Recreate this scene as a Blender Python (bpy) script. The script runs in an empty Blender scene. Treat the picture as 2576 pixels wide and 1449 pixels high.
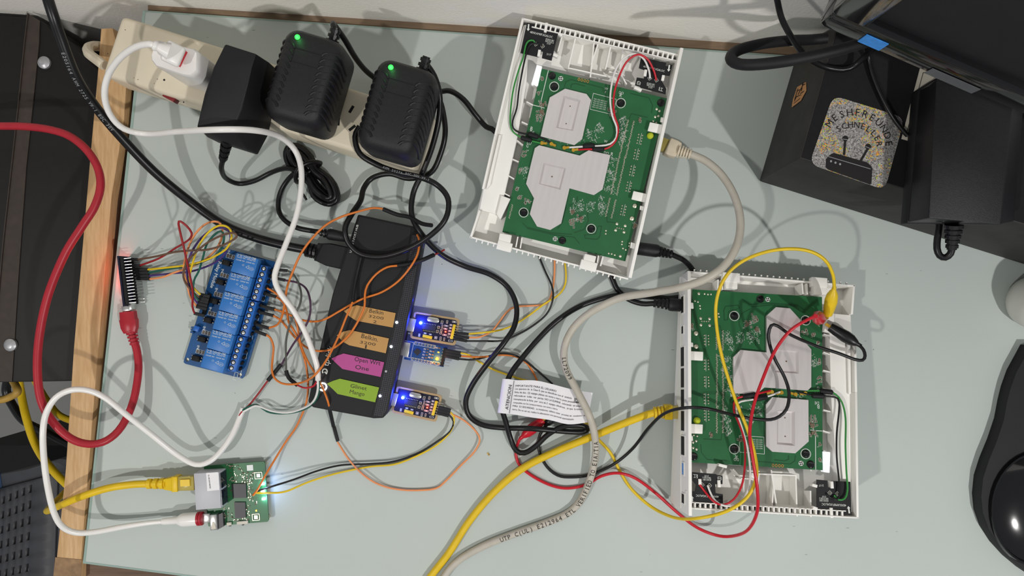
import bpy, bmesh, math, random
from mathutils import Vector as V, Matrix
from mathutils.geometry import tessellate_polygon

# ---------------------------------------------------------------- camera, light
SC = bpy.context.scene
COL = SC.collection
FPX, CAMH = 1786.0, 0.605
CAM = V((0, 0, CAMH))
cd = bpy.data.cameras.new('camera')
cd.sensor_width = 36.0
cd.lens = FPX / 2576.0 * 36.0
cd.clip_start = 0.01
cam = bpy.data.objects.new('camera', cd)
cam.location = CAM
COL.objects.link(cam)
SC.camera = cam

world = bpy.data.worlds.new('room_ambience')
SC.world = world
world.use_nodes = True
bg = world.node_tree.nodes['Background']
bg.inputs[0].default_value = (0.92, 0.97, 1.0, 1)
bg.inputs[1].default_value = 0.25


def lamp(name, loc, watts, radius, col):
    ld = bpy.data.lights.new(name, 'POINT')
    ld.energy = watts
    ld.shadow_soft_size = radius
    ld.color = col
    o = bpy.data.objects.new(name, ld)
    o.location = loc
    COL.objects.link(o)
    return o


lamp('ceiling_bulb', (-0.98, -0.72, 1.6), 45, 0.03, (1.0, 0.97, 0.92))
lamp('ceiling_bulb', (0.80, -0.85, 1.6), 64, 0.03, (1.0, 0.98, 0.95))
vs = SC.view_settings
vs.view_transform = 'Standard'
vs.look = 'None'
vs.gamma = 1
vs.use_curve_mapping = False
vs.exposure = 0.0

# ---------------------------------------------------------------- helpers
RND = random.Random(7)


def ray(px, py):
    return V(((px - 1288) / FPX, -(py - 724.5) / FPX, -1))


def P(px, py, z=0.0):
    """point of the room at height z that the photograph shows at this pixel"""
    return CAM + ray(px, py) * (CAMH - z)


def zoom(ox, oy, s):
    return lambda x, y: (ox + x / s, oy + y / s)


def crom(pts, step):
    out = []
    n = len(pts)
    for i in range(n - 1):
        p1, p2 = pts[i], pts[i + 1]
        p0 = pts[i - 1] if i else p1 * 2 - p2
        p3 = pts[i + 2] if i + 2 < n else p2 * 2 - p1
        k = max(2, int((p2 - p1).length / step))
        for j in range(k):
            t = j / k
            out.append(((p1 * 2) + (p2 - p0) * t + (p0 * 2 - p1 * 5 + p2 * 4 - p3) * t * t
                        + (p1 * 3 - p0 - p2 * 3 + p3) * t ** 3) * 0.5)
    out.append(pts[-1].copy())
    return out


_txt = {}


def glyphs(s):
    if s not in _txt:
        cu = bpy.data.curves.new('lettering', 'FONT')
        cu.body = s
        cu.resolution_u = 2
        ob = bpy.data.objects.new('lettering', cu)
        COL.objects.link(ob)
        dg = bpy.context.evaluated_depsgraph_get()
        me = ob.evaluated_get(dg).to_mesh()
        vv = [(v.co.x, v.co.y) for v in me.vertices]
        ff = [tuple(p.vertices) for p in me.polygons]
        ob.evaluated_get(dg).to_mesh_clear()
        bpy.data.objects.remove(ob)
        bpy.data.curves.remove(cu)
        _txt[s] = (vv, ff)
    return _txt[s]


class MB:
    """collects shapes; build() links them as one mesh object"""

    def __init__(s):
        s.v, s.f = [], []

    def add(s, vv, ff):
        b = len(s.v)
        s.v += [V(q) for q in vv]
        s.f += [tuple(i + b for i in q) for q in ff]
        return s

    def box(s, c, sz, R=None):
        c = V(c)
        vv = []
        for z in (-.5, .5):
            for x, y in ((-.5, -.5), (.5, -.5), (.5, .5), (-.5, .5)):
                q = V((x * sz[0], y * sz[1], z * sz[2]))
                vv.append(c + (R @ q if R else q))
        return s.add(vv, [(0, 3, 2, 1), (4, 5, 6, 7), (0, 1, 5, 4), (1, 2, 6, 5), (2, 3, 7, 6), (3, 0, 4, 7)])

    def loft(s, rings, cap=True):
        n = len(rings[0])
        vv = [q for r in rings for q in r]
        ff = []
        for k in range(len(rings) - 1):
            for i in range(n):
                j = (i + 1) % n
                ff.append((k * n + i, k * n + j, k * n + n + j, k * n + n + i))
        if cap:
            ff.append(tuple(range(n - 1, -1, -1)))
            ff.append(tuple(range((len(rings) - 1) * n, len(rings) * n)))
        return s.add(vv, ff)

    def prism(s, poly, z0, z1):
        a = [V((q[0], q[1], z0)) for q in poly]
        b = [V((q[0], q[1], z1)) for q in poly]
        return s.loft([a, b])

    def plate(s, outer, holes, z0, z1):
        loops = [[V((q[0], q[1], 0)) for q in l] for l in [outer] + holes]
        flat = [q for l in loops for q in l]
        tri = [tuple(t) for t in tessellate_polygon(loops)]
        n = len(flat)
        vv = [V((q.x, q.y, z1)) for q in flat] + [V((q.x, q.y, z0)) for q in flat]
        ff = tri + [tuple(i + n for i in reversed(t)) for t in tri]
        b = 0
        for l in loops:
            m = len(l)
            for i in range(m):
                j = (i + 1) % m
                ff.append((b + i, b + j, b + j + n, b + i + n))
            b += m
        return s.add(vv, ff)

    def bar(s, p0, p1, w, t, t1=None):
        p0, p1 = V(p0), V(p1)
        d = (p1 - p0).normalized()
        side = d.cross(V((0, 0, 1)))
        side = side.normalized() if side.length > 1e-5 else V((1, 0, 0))
        up = side.cross(d)
        R = Matrix((d, side, up)).transposed()
        return s.box((p0 + p1) / 2, ((p1 - p0).length, w, t), R)

    def tube(s, pts, r, n=10, step=.003, smooth=True):
        pts = [V(q) for q in pts]
        path = crom(pts, step) if smooth and len(pts) > 2 else pts
        m = len(path)
        t = (path[1] - path[0]).normalized()
        a = t.orthogonal().normalized()
        vv, ff = [], []
        for i in range(m):
            nt = (path[min(i + 1, m - 1)] - path[max(i - 1, 0)])
            if nt.length < 1e-9:
                nt = t
            nt = nt.normalized()
            a = t.rotation_difference(nt) @ a
            t = nt
            b = t.cross(a)
            rr = r(i / (m - 1)) if callable(r) else r
            for k in range(n):
                w = 2 * math.pi * k / n
                vv.append(path[i] + (a * math.cos(w) + b * math.sin(w)) * rr)
        for i in range(m - 1):
            for k in range(n):
                j = (k + 1) % n
                ff.append((i * n + k, i * n + j, i * n + n + j, i * n + n + k))
        ff.append(tuple(range(n - 1, -1, -1)))
        ff.append(tuple(range((m - 1) * n, m * n)))
        return s.add(vv, ff)

    def cyl(s, p0, p1, r, r1=None, n=16):
        r1 = r if r1 is None else r1
        return s.tube([p0, p1], lambda t: r + (r1 - r) * t, n, smooth=False)

    def lathe(s, p0, p1, prof, n=20):
        """prof: (t along p0..p1, radius)"""
        p0, p1 = V(p0), V(p1)
        d = (p1 - p0).normalized()
        a = d.orthogonal().normalized()
        b = d.cross(a)
        rings = [[p0.lerp(p1, t) + (a * math.cos(2 * math.pi * k / n) + b * math.sin(2 * math.pi * k / n)) * r
                  for k in range(n)] for t, r in prof]
        return s.loft(rings)

    def text(s, body, a, b, lift=0.0, hs=1.0, up=None):
        """lettering whose line runs from point a to point b, lying flat (local z up)"""
        a, b = V(a), V(b)
        vv, ff = glyphs(body)
        if not vv:
            return s
        x0 = min(q[0] for q in vv)
        x1 = max(q[0] for q in vv)
        k = (b - a).length / (x1 - x0)
        d = (b - a).normalized()
        u = up or V((0, 0, 1)).cross(d).normalized()
        nrm = d.cross(u)
        return s.add([a + d * (q[0] - x0) * k + u * q[1] * k * hs + nrm * lift for q in vv], ff)

    def disc(s, c, r, n=12):
        c = V(c)
        return s.add([c + V((math.cos(2 * math.pi * k / n) * r, math.sin(2 * math.pi * k / n) * r, 0)) for k in range(n)],
                     [tuple(range(n))])

    def build(s, name, mat, parent=None, bevel=0.0, seg=2, angle=35, kind=None, label=None, fix=True):
        me = bpy.data.meshes.new(name)
        me.from_pydata([tuple(q) for q in s.v], [], s.f)
        if bevel or fix:
            bm = bmesh.new()
            bm.from_mesh(me)
            if fix:
                bmesh.ops.recalc_face_normals(bm, faces=bm.faces)
            if bevel:
                ed = [e for e in bm.edges if len(e.link_faces) == 2 and e.calc_face_angle(0) > math.radians(angle)]
                bmesh.ops.bevel(bm, geom=ed, offset=bevel, segments=seg, affect='EDGES', profile=0.5, clamp_overlap=True)
            bm.to_mesh(me)
            bm.free()
        me.polygons.foreach_set('use_smooth', [True] * len(me.polygons))
        me.set_sharp_from_angle(angle=math.radians(angle))
        me.materials.append(mat)
        o = bpy.data.objects.new(name, me)
        COL.objects.link(o)
        if parent is not None:
            o.parent = parent.o if isinstance(parent, T) else parent
        if kind:
            o['kind'] = kind
        if label:
            o['label'] = label
        return o


def tag(o, label, cat, group=None, kind=None):
    if label:
        o['label'] = label
    if cat:
        o['category'] = cat
    if group:
        o['group'] = group
    if kind:
        o['kind'] = kind
    return o


class T:
    """a thing: an Empty at its base; parts live in its local frame"""

    def __init__(s, name, label=None, cat=None, M=None, group=None, kind=None):
        s.M = M or Matrix.Identity(4)
        s.inv = s.M.inverted()
        s.o = bpy.data.objects.new(name, None)
        s.o.empty_display_size = 0.01
        COL.objects.link(s.o)
        s.o.matrix_world = s.M
        tag(s.o, label, cat, group, kind)

    def L(s, px, py, h=0.0):
        """local point on the local plane z=h seen at this pixel"""
        c = s.inv @ CAM
        d = s.inv.to_3x3() @ ray(px, py)
        return c + d * ((h - c.z) / d.z)

    def W(s, px, py, z=0.0):
        return s.inv @ P(px, py, z)

    def poly(s, pts, h=0.0):
        return [s.L(q[0], q[1], h) for q in pts]


def frame(p0, p1, z=0.0):
    a, b = P(p0[0], p0[1], z), P(p1[0], p1[1], z)
    x = (b - a).normalized()
    zz = V((0, 0, 1))
    y = zz.cross(x)
    M = Matrix((x, y, zz)).transposed().to_4x4()
    M.translation = a
    return M


def at(px, py, z=0.0):
    return Matrix.Translation(P(px, py, z))


def path3(pts, z0=0.003):
    """(px,py) or (px,py,z); missing heights are filled in between known ones"""
    zs = [q[2] if len(q) > 2 else None for q in pts]
    if zs[0] is None:
        zs[0] = z0
    if zs[-1] is None:
        zs[-1] = z0
    i = 0
    while i < len(zs):
        if zs[i] is None:
            j = i
            while zs[j] is None:
                j += 1
            a, b = zs[i - 1], zs[j]
            for k in range(i, j):
                zs[k] = a + (b - a) * (k - i + 1) / (j - i + 1)
        i += 1
    return [P(q[0], q[1], z) for q, z in zip(pts, zs)]


# ---------------------------------------------------------------- materials
def mat(name, col, rough=.5, metal=0., var=.12, scale=60., bump=0., bscale=None, emit=None, estr=0., coat=0.,
        col2=None, stretch=None, trans=0., detail=3.):
    m = bpy.data.materials.new(name)
    m.use_nodes = True
    nt = m.node_tree
    N, K = nt.nodes, nt.links
    b = N['Principled BSDF']
    tc = N.new('ShaderNodeTexCoord')
    vec = tc.outputs['Object']
    if stretch:
        mp = N.new('ShaderNodeMapping')
        mp.inputs['Scale'].default_value = stretch
        K.new(vec, mp.inputs[0])
        vec = mp.outputs[0]
    nz = N.new('ShaderNodeTexNoise')
    nz.inputs['Scale'].default_value = scale
    nz.inputs['Detail'].default_value = detail
    K.new(vec, nz.inputs['Vector'])
    cr = N.new('ShaderNodeValToRGB')
    cr.color_ramp.elements[0].position = .3
    cr.color_ramp.elements[1].position = .7
    c2 = col2 or tuple(min(1, c * (1 + var)) for c in col)
    c1 = tuple(c * (1 - var) for c in col) if not col2 else col
    cr.color_ramp.elements[0].color = (*c1, 1)
    cr.color_ramp.elements[1].color = (*c2, 1)
    K.new(nz.outputs['Fac'], cr.inputs[0])
    K.new(cr.outputs[0], b.inputs['Base Color'])
    b.inputs['Roughness'].default_value = rough
    b.inputs['Metallic'].default_value = metal
    b.inputs['Coat Weight'].default_value = coat
    b.inputs['Specular IOR Level'].default_value = .35
    b.inputs['Transmission Weight'].default_value = trans
    if bump:
        n2 = N.new('ShaderNodeTexNoise')
        n2.inputs['Scale'].default_value = bscale or scale * 6
        n2.inputs['Detail'].default_value = 2
        K.new(vec, n2.inputs['Vector'])
        bp = N.new('ShaderNodeBump')
        bp.inputs['Strength'].default_value = bump
        bp.inputs['Distance'].default_value = .0006
        K.new(n2.outputs['Fac'], bp.inputs['Height'])
        K.new(bp.outputs[0], b.inputs['Normal'])
    if emit:
        b.inputs['Emission Color'].default_value = (*emit, 1)
        b.inputs['Emission Strength'].default_value = estr
    return m


def srgb(r, g, b):
    f = lambda c: ((c / 255 + .055) / 1.055) ** 2.4 if c > 10 else c / 255 / 12.92
    return (f(r), f(g), f(b))


M = {}
M['wall'] = mat('white_plaster', srgb(240, 237, 230), .9, var=.02, scale=8, bump=.55, bscale=420)
M['floor'] = mat('grey_floor', srgb(150, 149, 147), .6, var=.06, scale=5)
M['brown'] = mat('brown_wood', srgb(98, 76, 60), .6, var=.25, scale=30, stretch=(1, 9, 9))
M['backwood'] = mat('back_board_wood', srgb(120, 100, 80), .7, var=.15, scale=30, stretch=(1, 9, 9))
M['darkframe'] = mat('dark_stained_wood', srgb(66, 46, 34), .6, var=.35, scale=40, stretch=(9, 1, 9))
M['rail'] = mat('beech_wood', srgb(186, 147, 102), .55, scale=60, stretch=(8, .8, 8), col2=srgb(206, 170, 126), bump=.15, bscale=160)
M['white'] = mat('white_abs', srgb(240, 238, 233), .45, var=.02, scale=40)
M['whitegloss'] = mat('white_gloss_plastic', srgb(232, 229, 226), .28, var=.02, scale=40)
M['ivory'] = mat('aged_ivory_plastic', srgb(219, 208, 186), .45, scale=25, var=.06, bump=.03)
M['black'] = mat('black_textured_plastic', srgb(25, 25, 28), .42, var=.15, scale=500, bump=.3, bscale=2600)
M['blackm'] = mat('black_matte', srgb(21, 21, 24), .6, var=.12, scale=90)
M['blackg'] = mat('black_gloss', srgb(18, 18, 20), .12, var=.1, scale=40, coat=.4)
M['cable'] = mat('black_cable_rubber', srgb(18, 18, 20), .34, var=.1, scale=90)
M['card'] = mat('black_cardboard', srgb(46, 45, 43), .65, var=.2, scale=55, bump=.25, bscale=240)
M['cardtop'] = mat('black_velvet_card', srgb(17, 17, 20), .8, var=.2, scale=300)
M['pcb'] = mat('green_solder_mask', srgb(36, 97, 57), .38, var=.1, scale=45)
M['pcbd'] = mat('dark_green_trace', srgb(26, 76, 43), .4, var=.08, scale=60)
M['shield'] = mat('tinned_steel', srgb(222, 216, 216), .34, metal=.5, var=.03, scale=30, bump=.05, bscale=500, stretch=(12, 1, 1))
M['steel'] = mat('bright_steel', srgb(200, 200, 198), .28, metal=.9, var=.06, scale=90)
M['solder'] = mat('solder_pads', srgb(205, 200, 180), .35, metal=.6, var=.1, scale=200)
M['gold'] = mat('gold_contact', srgb(214, 170, 62), .3, metal=.7, var=.1, scale=200)
M['print'] = mat('white_print', srgb(222, 225, 220), .6, var=.03)
M['printg'] = mat('grey_print', srgb(150, 152, 155), .6, var=.05)
M['ink'] = mat('black_ink', srgb(28, 26, 26), .6, var=.05)
M['pen'] = mat('pencil_ink', srgb(60, 48, 34), .6, var=.1)
M['blue'] = mat('blue_solder_mask', srgb(18, 74, 128), .35, var=.1, scale=60)
M['relay'] = mat('blue_relay_plastic', srgb(46, 112, 184), .4, var=.05, scale=60)
M['term'] = mat('blue_terminal_plastic', srgb(30, 96, 180), .4, var=.06, scale=60)
M['dark'] = mat('dark_recess', srgb(16, 16, 18), .7, var=.1)
M['navy'] = mat('navy_solder_mask', srgb(16, 18, 44), .35, var=.1, scale=90)
M['tan'] = mat('brass_edge', srgb(176, 150, 112), .4, metal=.3, var=.08, scale=80)
M['yel'] = mat('yellow_plastic', srgb(232, 196, 40), .4, var=.05, scale=90)
M['pcbblue'] = mat('blue_adapter_board', srgb(24, 66, 128), .35, var=.1, scale=90)
M['comp'] = mat('chip_components', srgb(112, 96, 78), .45, var=.4, scale=900)
M['chip'] = mat('chip_epoxy', srgb(44, 44, 48), .4, var=.08, scale=100)
for k, c, r in (('orange', (214, 118, 46), .4), ('wred', (150, 36, 40), .4), ('wyel', (226, 192, 36), .4), ('wgreen', (32, 92, 78), .4),
                ('wpurple', (74, 52, 116), .4), ('wbrown', (104, 78, 62), .4), ('wblack', (26, 26, 28), .35),
                ('wplum', (78, 52, 76), .4), ('wgrey', (86, 88, 82), .4), ('wwhite', (226, 224, 222), .4),
                ('peach', (232, 148, 92), .4), ('alred', (196, 28, 44), .3), ('red', (166, 34, 48), .38), ('lgreen', (52, 138, 62), .4),
                ('ethyel', (222, 186, 30), .42), ('ethgrey', (186, 180, 168), .42), ('bootgrey', (206, 194, 172), .4)):
    M[k] = mat('insulation_' + k, srgb(*c), r, var=.05, scale=120)
M['clear'] = mat('clear_plug', srgb(214, 196, 110), .15, var=.05, trans=.5)
M['flagbrown'] = mat('brown_flag_film', srgb(186, 142, 84), .5, var=.03)
M['flagpink'] = mat('magenta_flag_film', srgb(176, 74, 140), .5, var=.03)
M['flaggreen'] = mat('green_flag_film', srgb(134, 166, 46), .5, var=.03)
M['paper'] = mat('white_paper', srgb(232, 230, 234), .7, var=.02)
M['cream'] = mat('cream_card', srgb(206, 200, 186), .7, var=.03)
M['stickerb'] = mat('blue_sticker', srgb(60, 140, 220), .45, var=.12, scale=300)
M['stickero'] = mat('orange_logo_print', srgb(192, 138, 88), .6, var=.08)
M['bin'] = mat('grey_basket_plastic', srgb(62, 63, 67), .5, var=.1, scale=30)
M['case'] = mat('black_case_paint', srgb(16, 15, 15), .6, var=.15, scale=200)
M['caseb'] = mat('brown_case_strip', srgb(58, 50, 45), .55, var=.12, scale=160)
M['screw'] = mat('zinc_screw', srgb(176, 176, 180), .4, metal=.6, var=.1, scale=300)
M['lens'] = mat('pale_plastic', srgb(206, 205, 198), .4, var=.03)
M['tape'] = mat('masking_tape', srgb(150, 118, 84), .6, var=.3, scale=150, trans=.2)
M['grey'] = mat('grey_plastic', srgb(182, 182, 188), .45, var=.03, scale=60)
M['green_led'] = mat('green_led', srgb(60, 220, 80), .3, emit=(.02, 1, .05), estr=2.2)
M['blue_led'] = mat('blue_led', srgb(60, 120, 250), .3, emit=(.1, .35, 1), estr=22)
M['red_led'] = mat('red_led', srgb(250, 60, 50), .3, emit=(1, .07, .03), estr=10)
M['amber_led'] = mat('amber_led', srgb(250, 170, 40), .3, emit=(1, .36, .02), estr=5)
M['white_led'] = mat('white_led', srgb(240, 245, 255), .3, emit=(.8, .9, 1), estr=30)
M['lime_led'] = mat('lime_lens', srgb(176, 186, 50), .25, var=.1, emit=(.5, .6, .02), estr=.12)
M['pipe'] = mat('lit_light_pipe', srgb(240, 242, 250), .3, emit=(.9, .93, 1), estr=.55)
M['port'] = mat('blue_lit_port', srgb(12, 12, 60), .4, emit=(.02, .03, 1), estr=.05)


def perforated(name, col, dark, scale):
    m = mat(name, col, .5, var=.05)
    nt = m.node_tree
    N, K = nt.nodes, nt.links
    vo = N.new('ShaderNodeTexVoronoi')
    vo.inputs['Scale'].default_value = scale
    vo.inputs['Randomness'].default_value = .12
    vo.voronoi_dimensions = '2D'
    tc = N.new('ShaderNodeTexCoord')
    K.new(tc.outputs['Object'], vo.inputs['Vector'])
    cr = N.new('ShaderNodeValToRGB')
    cr.color_ramp.elements[0].position = .28
    cr.color_ramp.elements[1].position = .42
    cr.color_ramp.elements[0].color = (*dark, 1)
    cr.color_ramp.elements[1].color = (*col, 1)
    K.new(vo.outputs['Distance'], cr.inputs[0])
    K.new(cr.outputs[0], N['Principled BSDF'].inputs['Base Color'])
    return m


M['mesh'] = perforated('perforated_black_strip', srgb(52, 52, 60), srgb(12, 12, 15), 620)


def glass_mat():
    m = mat('frosted_green_glass', srgb(183, 191, 187), .62, var=.02, scale=9)
    nt = m.node_tree
    N, K = nt.nodes, nt.links
    b = N['Principled BSDF']
    base = b.inputs['Base Color'].links[0].from_socket
    tc = N.new('ShaderNodeTexCoord')
    # dust specks and short scratches
    vo = N.new('ShaderNodeTexVoronoi')
    vo.inputs['Scale'].default_value = 42
    mp = N.new('ShaderNodeMapping')
    mp.inputs['Rotation'].default_value = (0, 0, .7)
    mp.inputs['Scale'].default_value = (1, 1, 1)
    K.new(tc.outputs['Object'], mp.inputs[0])
    K.new(mp.outputs[0], vo.inputs['Vector'])
    lt = N.new('ShaderNodeMath')
    lt.operation = 'LESS_THAN'
    lt.inputs[1].default_value = .02
    K.new(vo.outputs['Distance'], lt.inputs[0])
    vo2 = N.new('ShaderNodeTexVoronoi')
    vo2.inputs['Scale'].default_value = 26
    mp2 = N.new('ShaderNodeMapping')
    mp2.inputs['Rotation'].default_value = (0, 0, -.5)
    mp2.inputs['Scale'].default_value = (1, 7, 1)
    K.new(tc.outputs['Object'], mp2.inputs[0])
    K.new(mp2.outputs[0], vo2.inputs['Vector'])
    lt2 = N.new('ShaderNodeMath')
    lt2.operation = 'LESS_THAN'
    lt2.inputs[1].default_value = .04
    K.new(vo2.outputs['Distance'], lt2.inputs[0])
    nz = N.new('ShaderNodeTexNoise')
    nz.inputs['Scale'].default_value = 7
    K.new(tc.outputs['Object'], nz.inputs['Vector'])
    gt = N.new('ShaderNodeMath')
    gt.operation = 'GREATER_THAN'
    gt.inputs[1].default_value = .55
    K.new(nz.outputs['Fac'], gt.inputs[0])
    ad = N.new('ShaderNodeMath')
    ad.operation = 'MAXIMUM'
    K.new(lt.outputs[0], ad.inputs[0])
    K.new(lt2.outputs[0], ad.inputs[1])
    mu = N.new('ShaderNodeMath')
    mu.operation = 'MULTIPLY'
    K.new(ad.outputs[0], mu.inputs[0])
    K.new(gt.outputs[0], mu.inputs[1])
    mx = N.new('ShaderNodeMix')
    mx.data_type = 'RGBA'
    mx.inputs[7].default_value = (*srgb(120, 128, 124), 1)
    K.new(mu.outputs[0], mx.inputs[0])
    K.new(base, mx.inputs[6])
    K.new(mx.outputs[2], b.inputs['Base Color'])
    return m


M['glass'] = glass_mat()
M['glassedge'] = mat('green_glass_edge', srgb(150, 172, 164), .2, var=.06, scale=40, coat=.3)


def holo_mat():
    m = mat('holographic_foil', srgb(150, 150, 152), .35, metal=.2, var=.1)
    nt = m.node_tree
    N, K = nt.nodes, nt.links
    b = N['Principled BSDF']
    tc = N.new('ShaderNodeTexCoord')
    vo = N.new('ShaderNodeTexVoronoi')
    vo.inputs['Scale'].default_value = 1500
    K.new(tc.outputs['Object'], vo.inputs['Vector'])
    sp = N.new('ShaderNodeSeparateColor')
    K.new(vo.outputs['Color'], sp.inputs[0])
    # grain: grey foil flakes
    cr = N.new('ShaderNodeValToRGB')
    e = cr.color_ramp.elements
    e[0].position, e[0].color = 0., (*srgb(96, 94, 96), 1)
    e[1].position, e[1].color = 1., (*srgb(200, 196, 192), 1)
    K.new(sp.outputs[0], cr.inputs[0])
    # diffraction sparkle of the foil, painted into its base colour
    c2 = N.new('ShaderNodeValToRGB')
    e = c2.color_ramp.elements
    e[0].position, e[0].color = 0., (*srgb(240, 120, 70), 1)
    e[1].position, e[1].color = 1., (*srgb(120, 220, 60), 1)
    x = c2.color_ramp.elements.new(.55)
    x.color = (*srgb(250, 200, 70), 1)
    K.new(sp.outputs[1], c2.inputs[0])
    gt = N.new('ShaderNodeMath')
    gt.operation = 'GREATER_THAN'
    gt.inputs[1].default_value = .72
    K.new(sp.outputs[2], gt.inputs[0])
    nz = N.new('ShaderNodeTexNoise')
    nz.inputs['Scale'].default_value = 55
    K.new(tc.outputs['Object'], nz.inputs['Vector'])
    g2 = N.new('ShaderNodeMath')
    g2.operation = 'GREATER_THAN'
    g2.inputs[1].default_value = .50
    K.new(nz.outputs['Fac'], g2.inputs[0])
    mu = N.new('ShaderNodeMath')
    mu.operation = 'MULTIPLY'
    K.new(gt.outputs[0], mu.inputs[0])
    K.new(g2.outputs[0], mu.inputs[1])
    mx = N.new('ShaderNodeMix')
    mx.data_type = 'RGBA'
    K.new(mu.outputs[0], mx.inputs[0])
    K.new(cr.outputs[0], mx.inputs[6])
    K.new(c2.outputs[0], mx.inputs[7])
    K.new(mx.outputs[2], b.inputs['Base Color'])
    return m


M['holo'] = holo_mat()

# ---------------------------------------------------------------- the setting
# wall behind the desk: line through the pixels where its foot meets desk height
wa, wb = P(480, 15), P(1767, 98)
wd = (wb - wa).normalized()
wn = V((wd.y, -wd.x, 0))           # towards the viewer
mb = MB()
a, b = wa - wd * .9, wa + wd * 1.9
mb.add([a + V((0, 0, -.75)), b + V((0, 0, -.75)), b + V((0, 0, 1.2)), a + V((0, 0, 1.2)),
        a - wn * .1 + V((0, 0, -.75)), b - wn * .1 + V((0, 0, -.75)), b - wn * .1 + V((0, 0, 1.2)), a - wn * .1 + V((0, 0, 1.2))],
       [(0, 1, 2, 3), (5, 4, 7, 6), (0, 4, 5, 1), (3, 2, 6, 7), (0, 3, 7, 4), (1, 5, 6, 2)])
tag(mb.build('wall_back', M['wall']), 'rough white plaster wall behind the glass desk', None, kind='structure')
mb = MB().box((.1, -.32, -.761), (3.2, 2.2, .02))
tag(mb.build('floor', M['floor']), 'grey floor below the desk', None, kind='structure')

# desk
desk = T('desk', 'glass-topped desk with a beech side rail and brown wooden frame', 'desk', at(1500, 760, -.03))
gl = [P(358, 25), P(1990, 139), P(2900, 203), P(2900, 1760), P(207, 1418)]
rel = lambda pts: [desk.inv @ q for q in pts]
mb = MB()
edge = .0028
cen = V((.3, -.05, 0))
inner = []
dirs = [(1, -1), (0, -1), (-1, -1), (-1, 1), (1, 1)]
for q, d in zip(gl, dirs):
    inner.append(q + V((d[0] * edge, d[1] * edge * .6, 0)))
g0 = rel(gl)
gi = rel(inner)
bev = [q - V((0, 0, .0008)) for q in g0]
mb.loft([[q - V((0, 0, .008)) for q in g0], bev, gi])
top = mb.build('glass_top', M['glass'], desk)
mb = MB()
for i in range(5):
    j = (i + 1) % 5
    mb.add([bev[i] + V((0, 0, .0001)), bev[j] + V((0, 0, .0001)), gi[j] + V((0, 0, .00015)), gi[i] + V((0, 0, .00015))], [(0, 1, 2, 3)])
mb.build('polished_edge', M['glassedge'], top)
# beech rail along the left
zr = -.002
rp = [P(254, 72, zr), P(283, 70, zr), P(318, 210, zr), P(312, 300, zr), P(280, 500, zr), P(243, 930, zr), P(205, 1395, zr), P(203, 1460, zr),
      P(136, 1460, zr), P(143, 1398, zr), P(165, 1180, zr), P(185, 880, zr), P(228, 380, zr), P(246, 180, zr)]
rp = rel(rp)
mb = MB().loft([[q - V((0, 0, .03)) for q in rp], rp])
mb.build('side_rail', M['rail'], desk, bevel=.0006)
mb = MB()
tp = rel([P(139, 1402, zr + .0004), P(205, 1408, zr + .0004), P(203, 1460, zr + .0004), P(133, 1460, zr + .0004)])
mb.loft([[q - V((0, 0, .0002)) for q in tp], tp])
mb.build('tape_strip', M['tape'], desk, label='brown tape wrapped over the rail end')
# dark inner frame between rail and glass
fp = rel([P(316, 200, -.012), P(350, 170, -.012), P(345, 200, -.012), P(330, 300, -.012), P(215, 1425, -.012), P(212, 1470, -.012), P(195, 1470, -.012), P(290, 300, -.012)])
MB().loft([[q - V((0, 0, .02)) for q in fp], fp]).build('inner_frame', M['darkframe'], desk)
fp = rel([P(216, 1417, -.0095), P(2900, 1745, -.0095), P(2900, 1900, -.0095), P(213, 1600, -.0095)])
MB().loft([[q - V((0, 0, .022)) for q in fp], fp]).build('front_rail', M['brown'], desk)
fp = rel([P(372, 13, -.004), P(2300, 136, -.004), P(2300, 165, -.004), P(372, 32, -.004)])
MB().loft([[q - V((0, 0, .004)) for q in fp], fp]).build('back_rail', M['backwood'], desk)
sub = rel([P(360, 60, -.0085), P(2800, 220, -.0085), P(2800, 1740, -.0085), P(230, 1405, -.0085)])
MB().loft([[q - V((0, 0, .025)) for q in sub], sub]).build('desk_panel', M['brown'], desk)
for (x, y) in ((420, 300), (420, 1300)):
    q = desk.inv @ P(x, y, -.03)
    MB().box((q.x + .05, q.y, -.36), (.05, .05, .70)).build('leg', M['brown'], desk, bevel=.002)

# ---------------------------------------------------------------- things beside the desk on the left
zc = -.037
cs = T('tower_case', 'black metal tower case with brown strip and zinc screws left of the desk', 'computer case', at(120, 500, -.75))
cp = [(-420, 18), (0, 27), (62, 30), (102, 52), (128, 74), (175, 105), (262, 190), (300, 230), (285, 500), (240, 958), (4, 962), (-420, 962)]
cw = []
for x, y in cp:
    q = P(x, y, zc)
    k = (q - wa).dot(wn)
    if k < .006:
        q += wn * (.006 - k)
    cw.append(cs.inv @ q)
MB().loft([[V((q.x, q.y, .001)) for q in cw], cw]).build('shell', M['case'], cs, bevel=.002)
sp_ = [cs.W(x, y, zc + .001) for x, y in ((69, 33), (100, 52), (98, 110), (84, 250), (66, 420), (46, 700), (30, 960), (-22, 960), (5, 640), (22, 480), (46, 260), (60, 120))]
MB().loft([[q - V((0, 0, .0008)) for q in sp_], sp_]).build('trim_strip', M['caseb'], cs)
e0 = [cs.W(x, y, zc + .0018) for x, y in ((70, 33), (60, 120), (46, 260), (22, 480), (5, 640), (-22, 960))]
MB().tube(e0, .0006, 6).build('panel_seam', M['caseb'], cs)
for x, y in ((110, 157), (25, 868)):
    q = cs.W(x, y, zc + .0022)
    MB().lathe(q - V((0, 0, .002)), q + V((0, 0, .002)), [(0, .0056), (.55, .0056), (.9, .0036), (1, .002)]).build('screw', M['screw'], cs)

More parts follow.
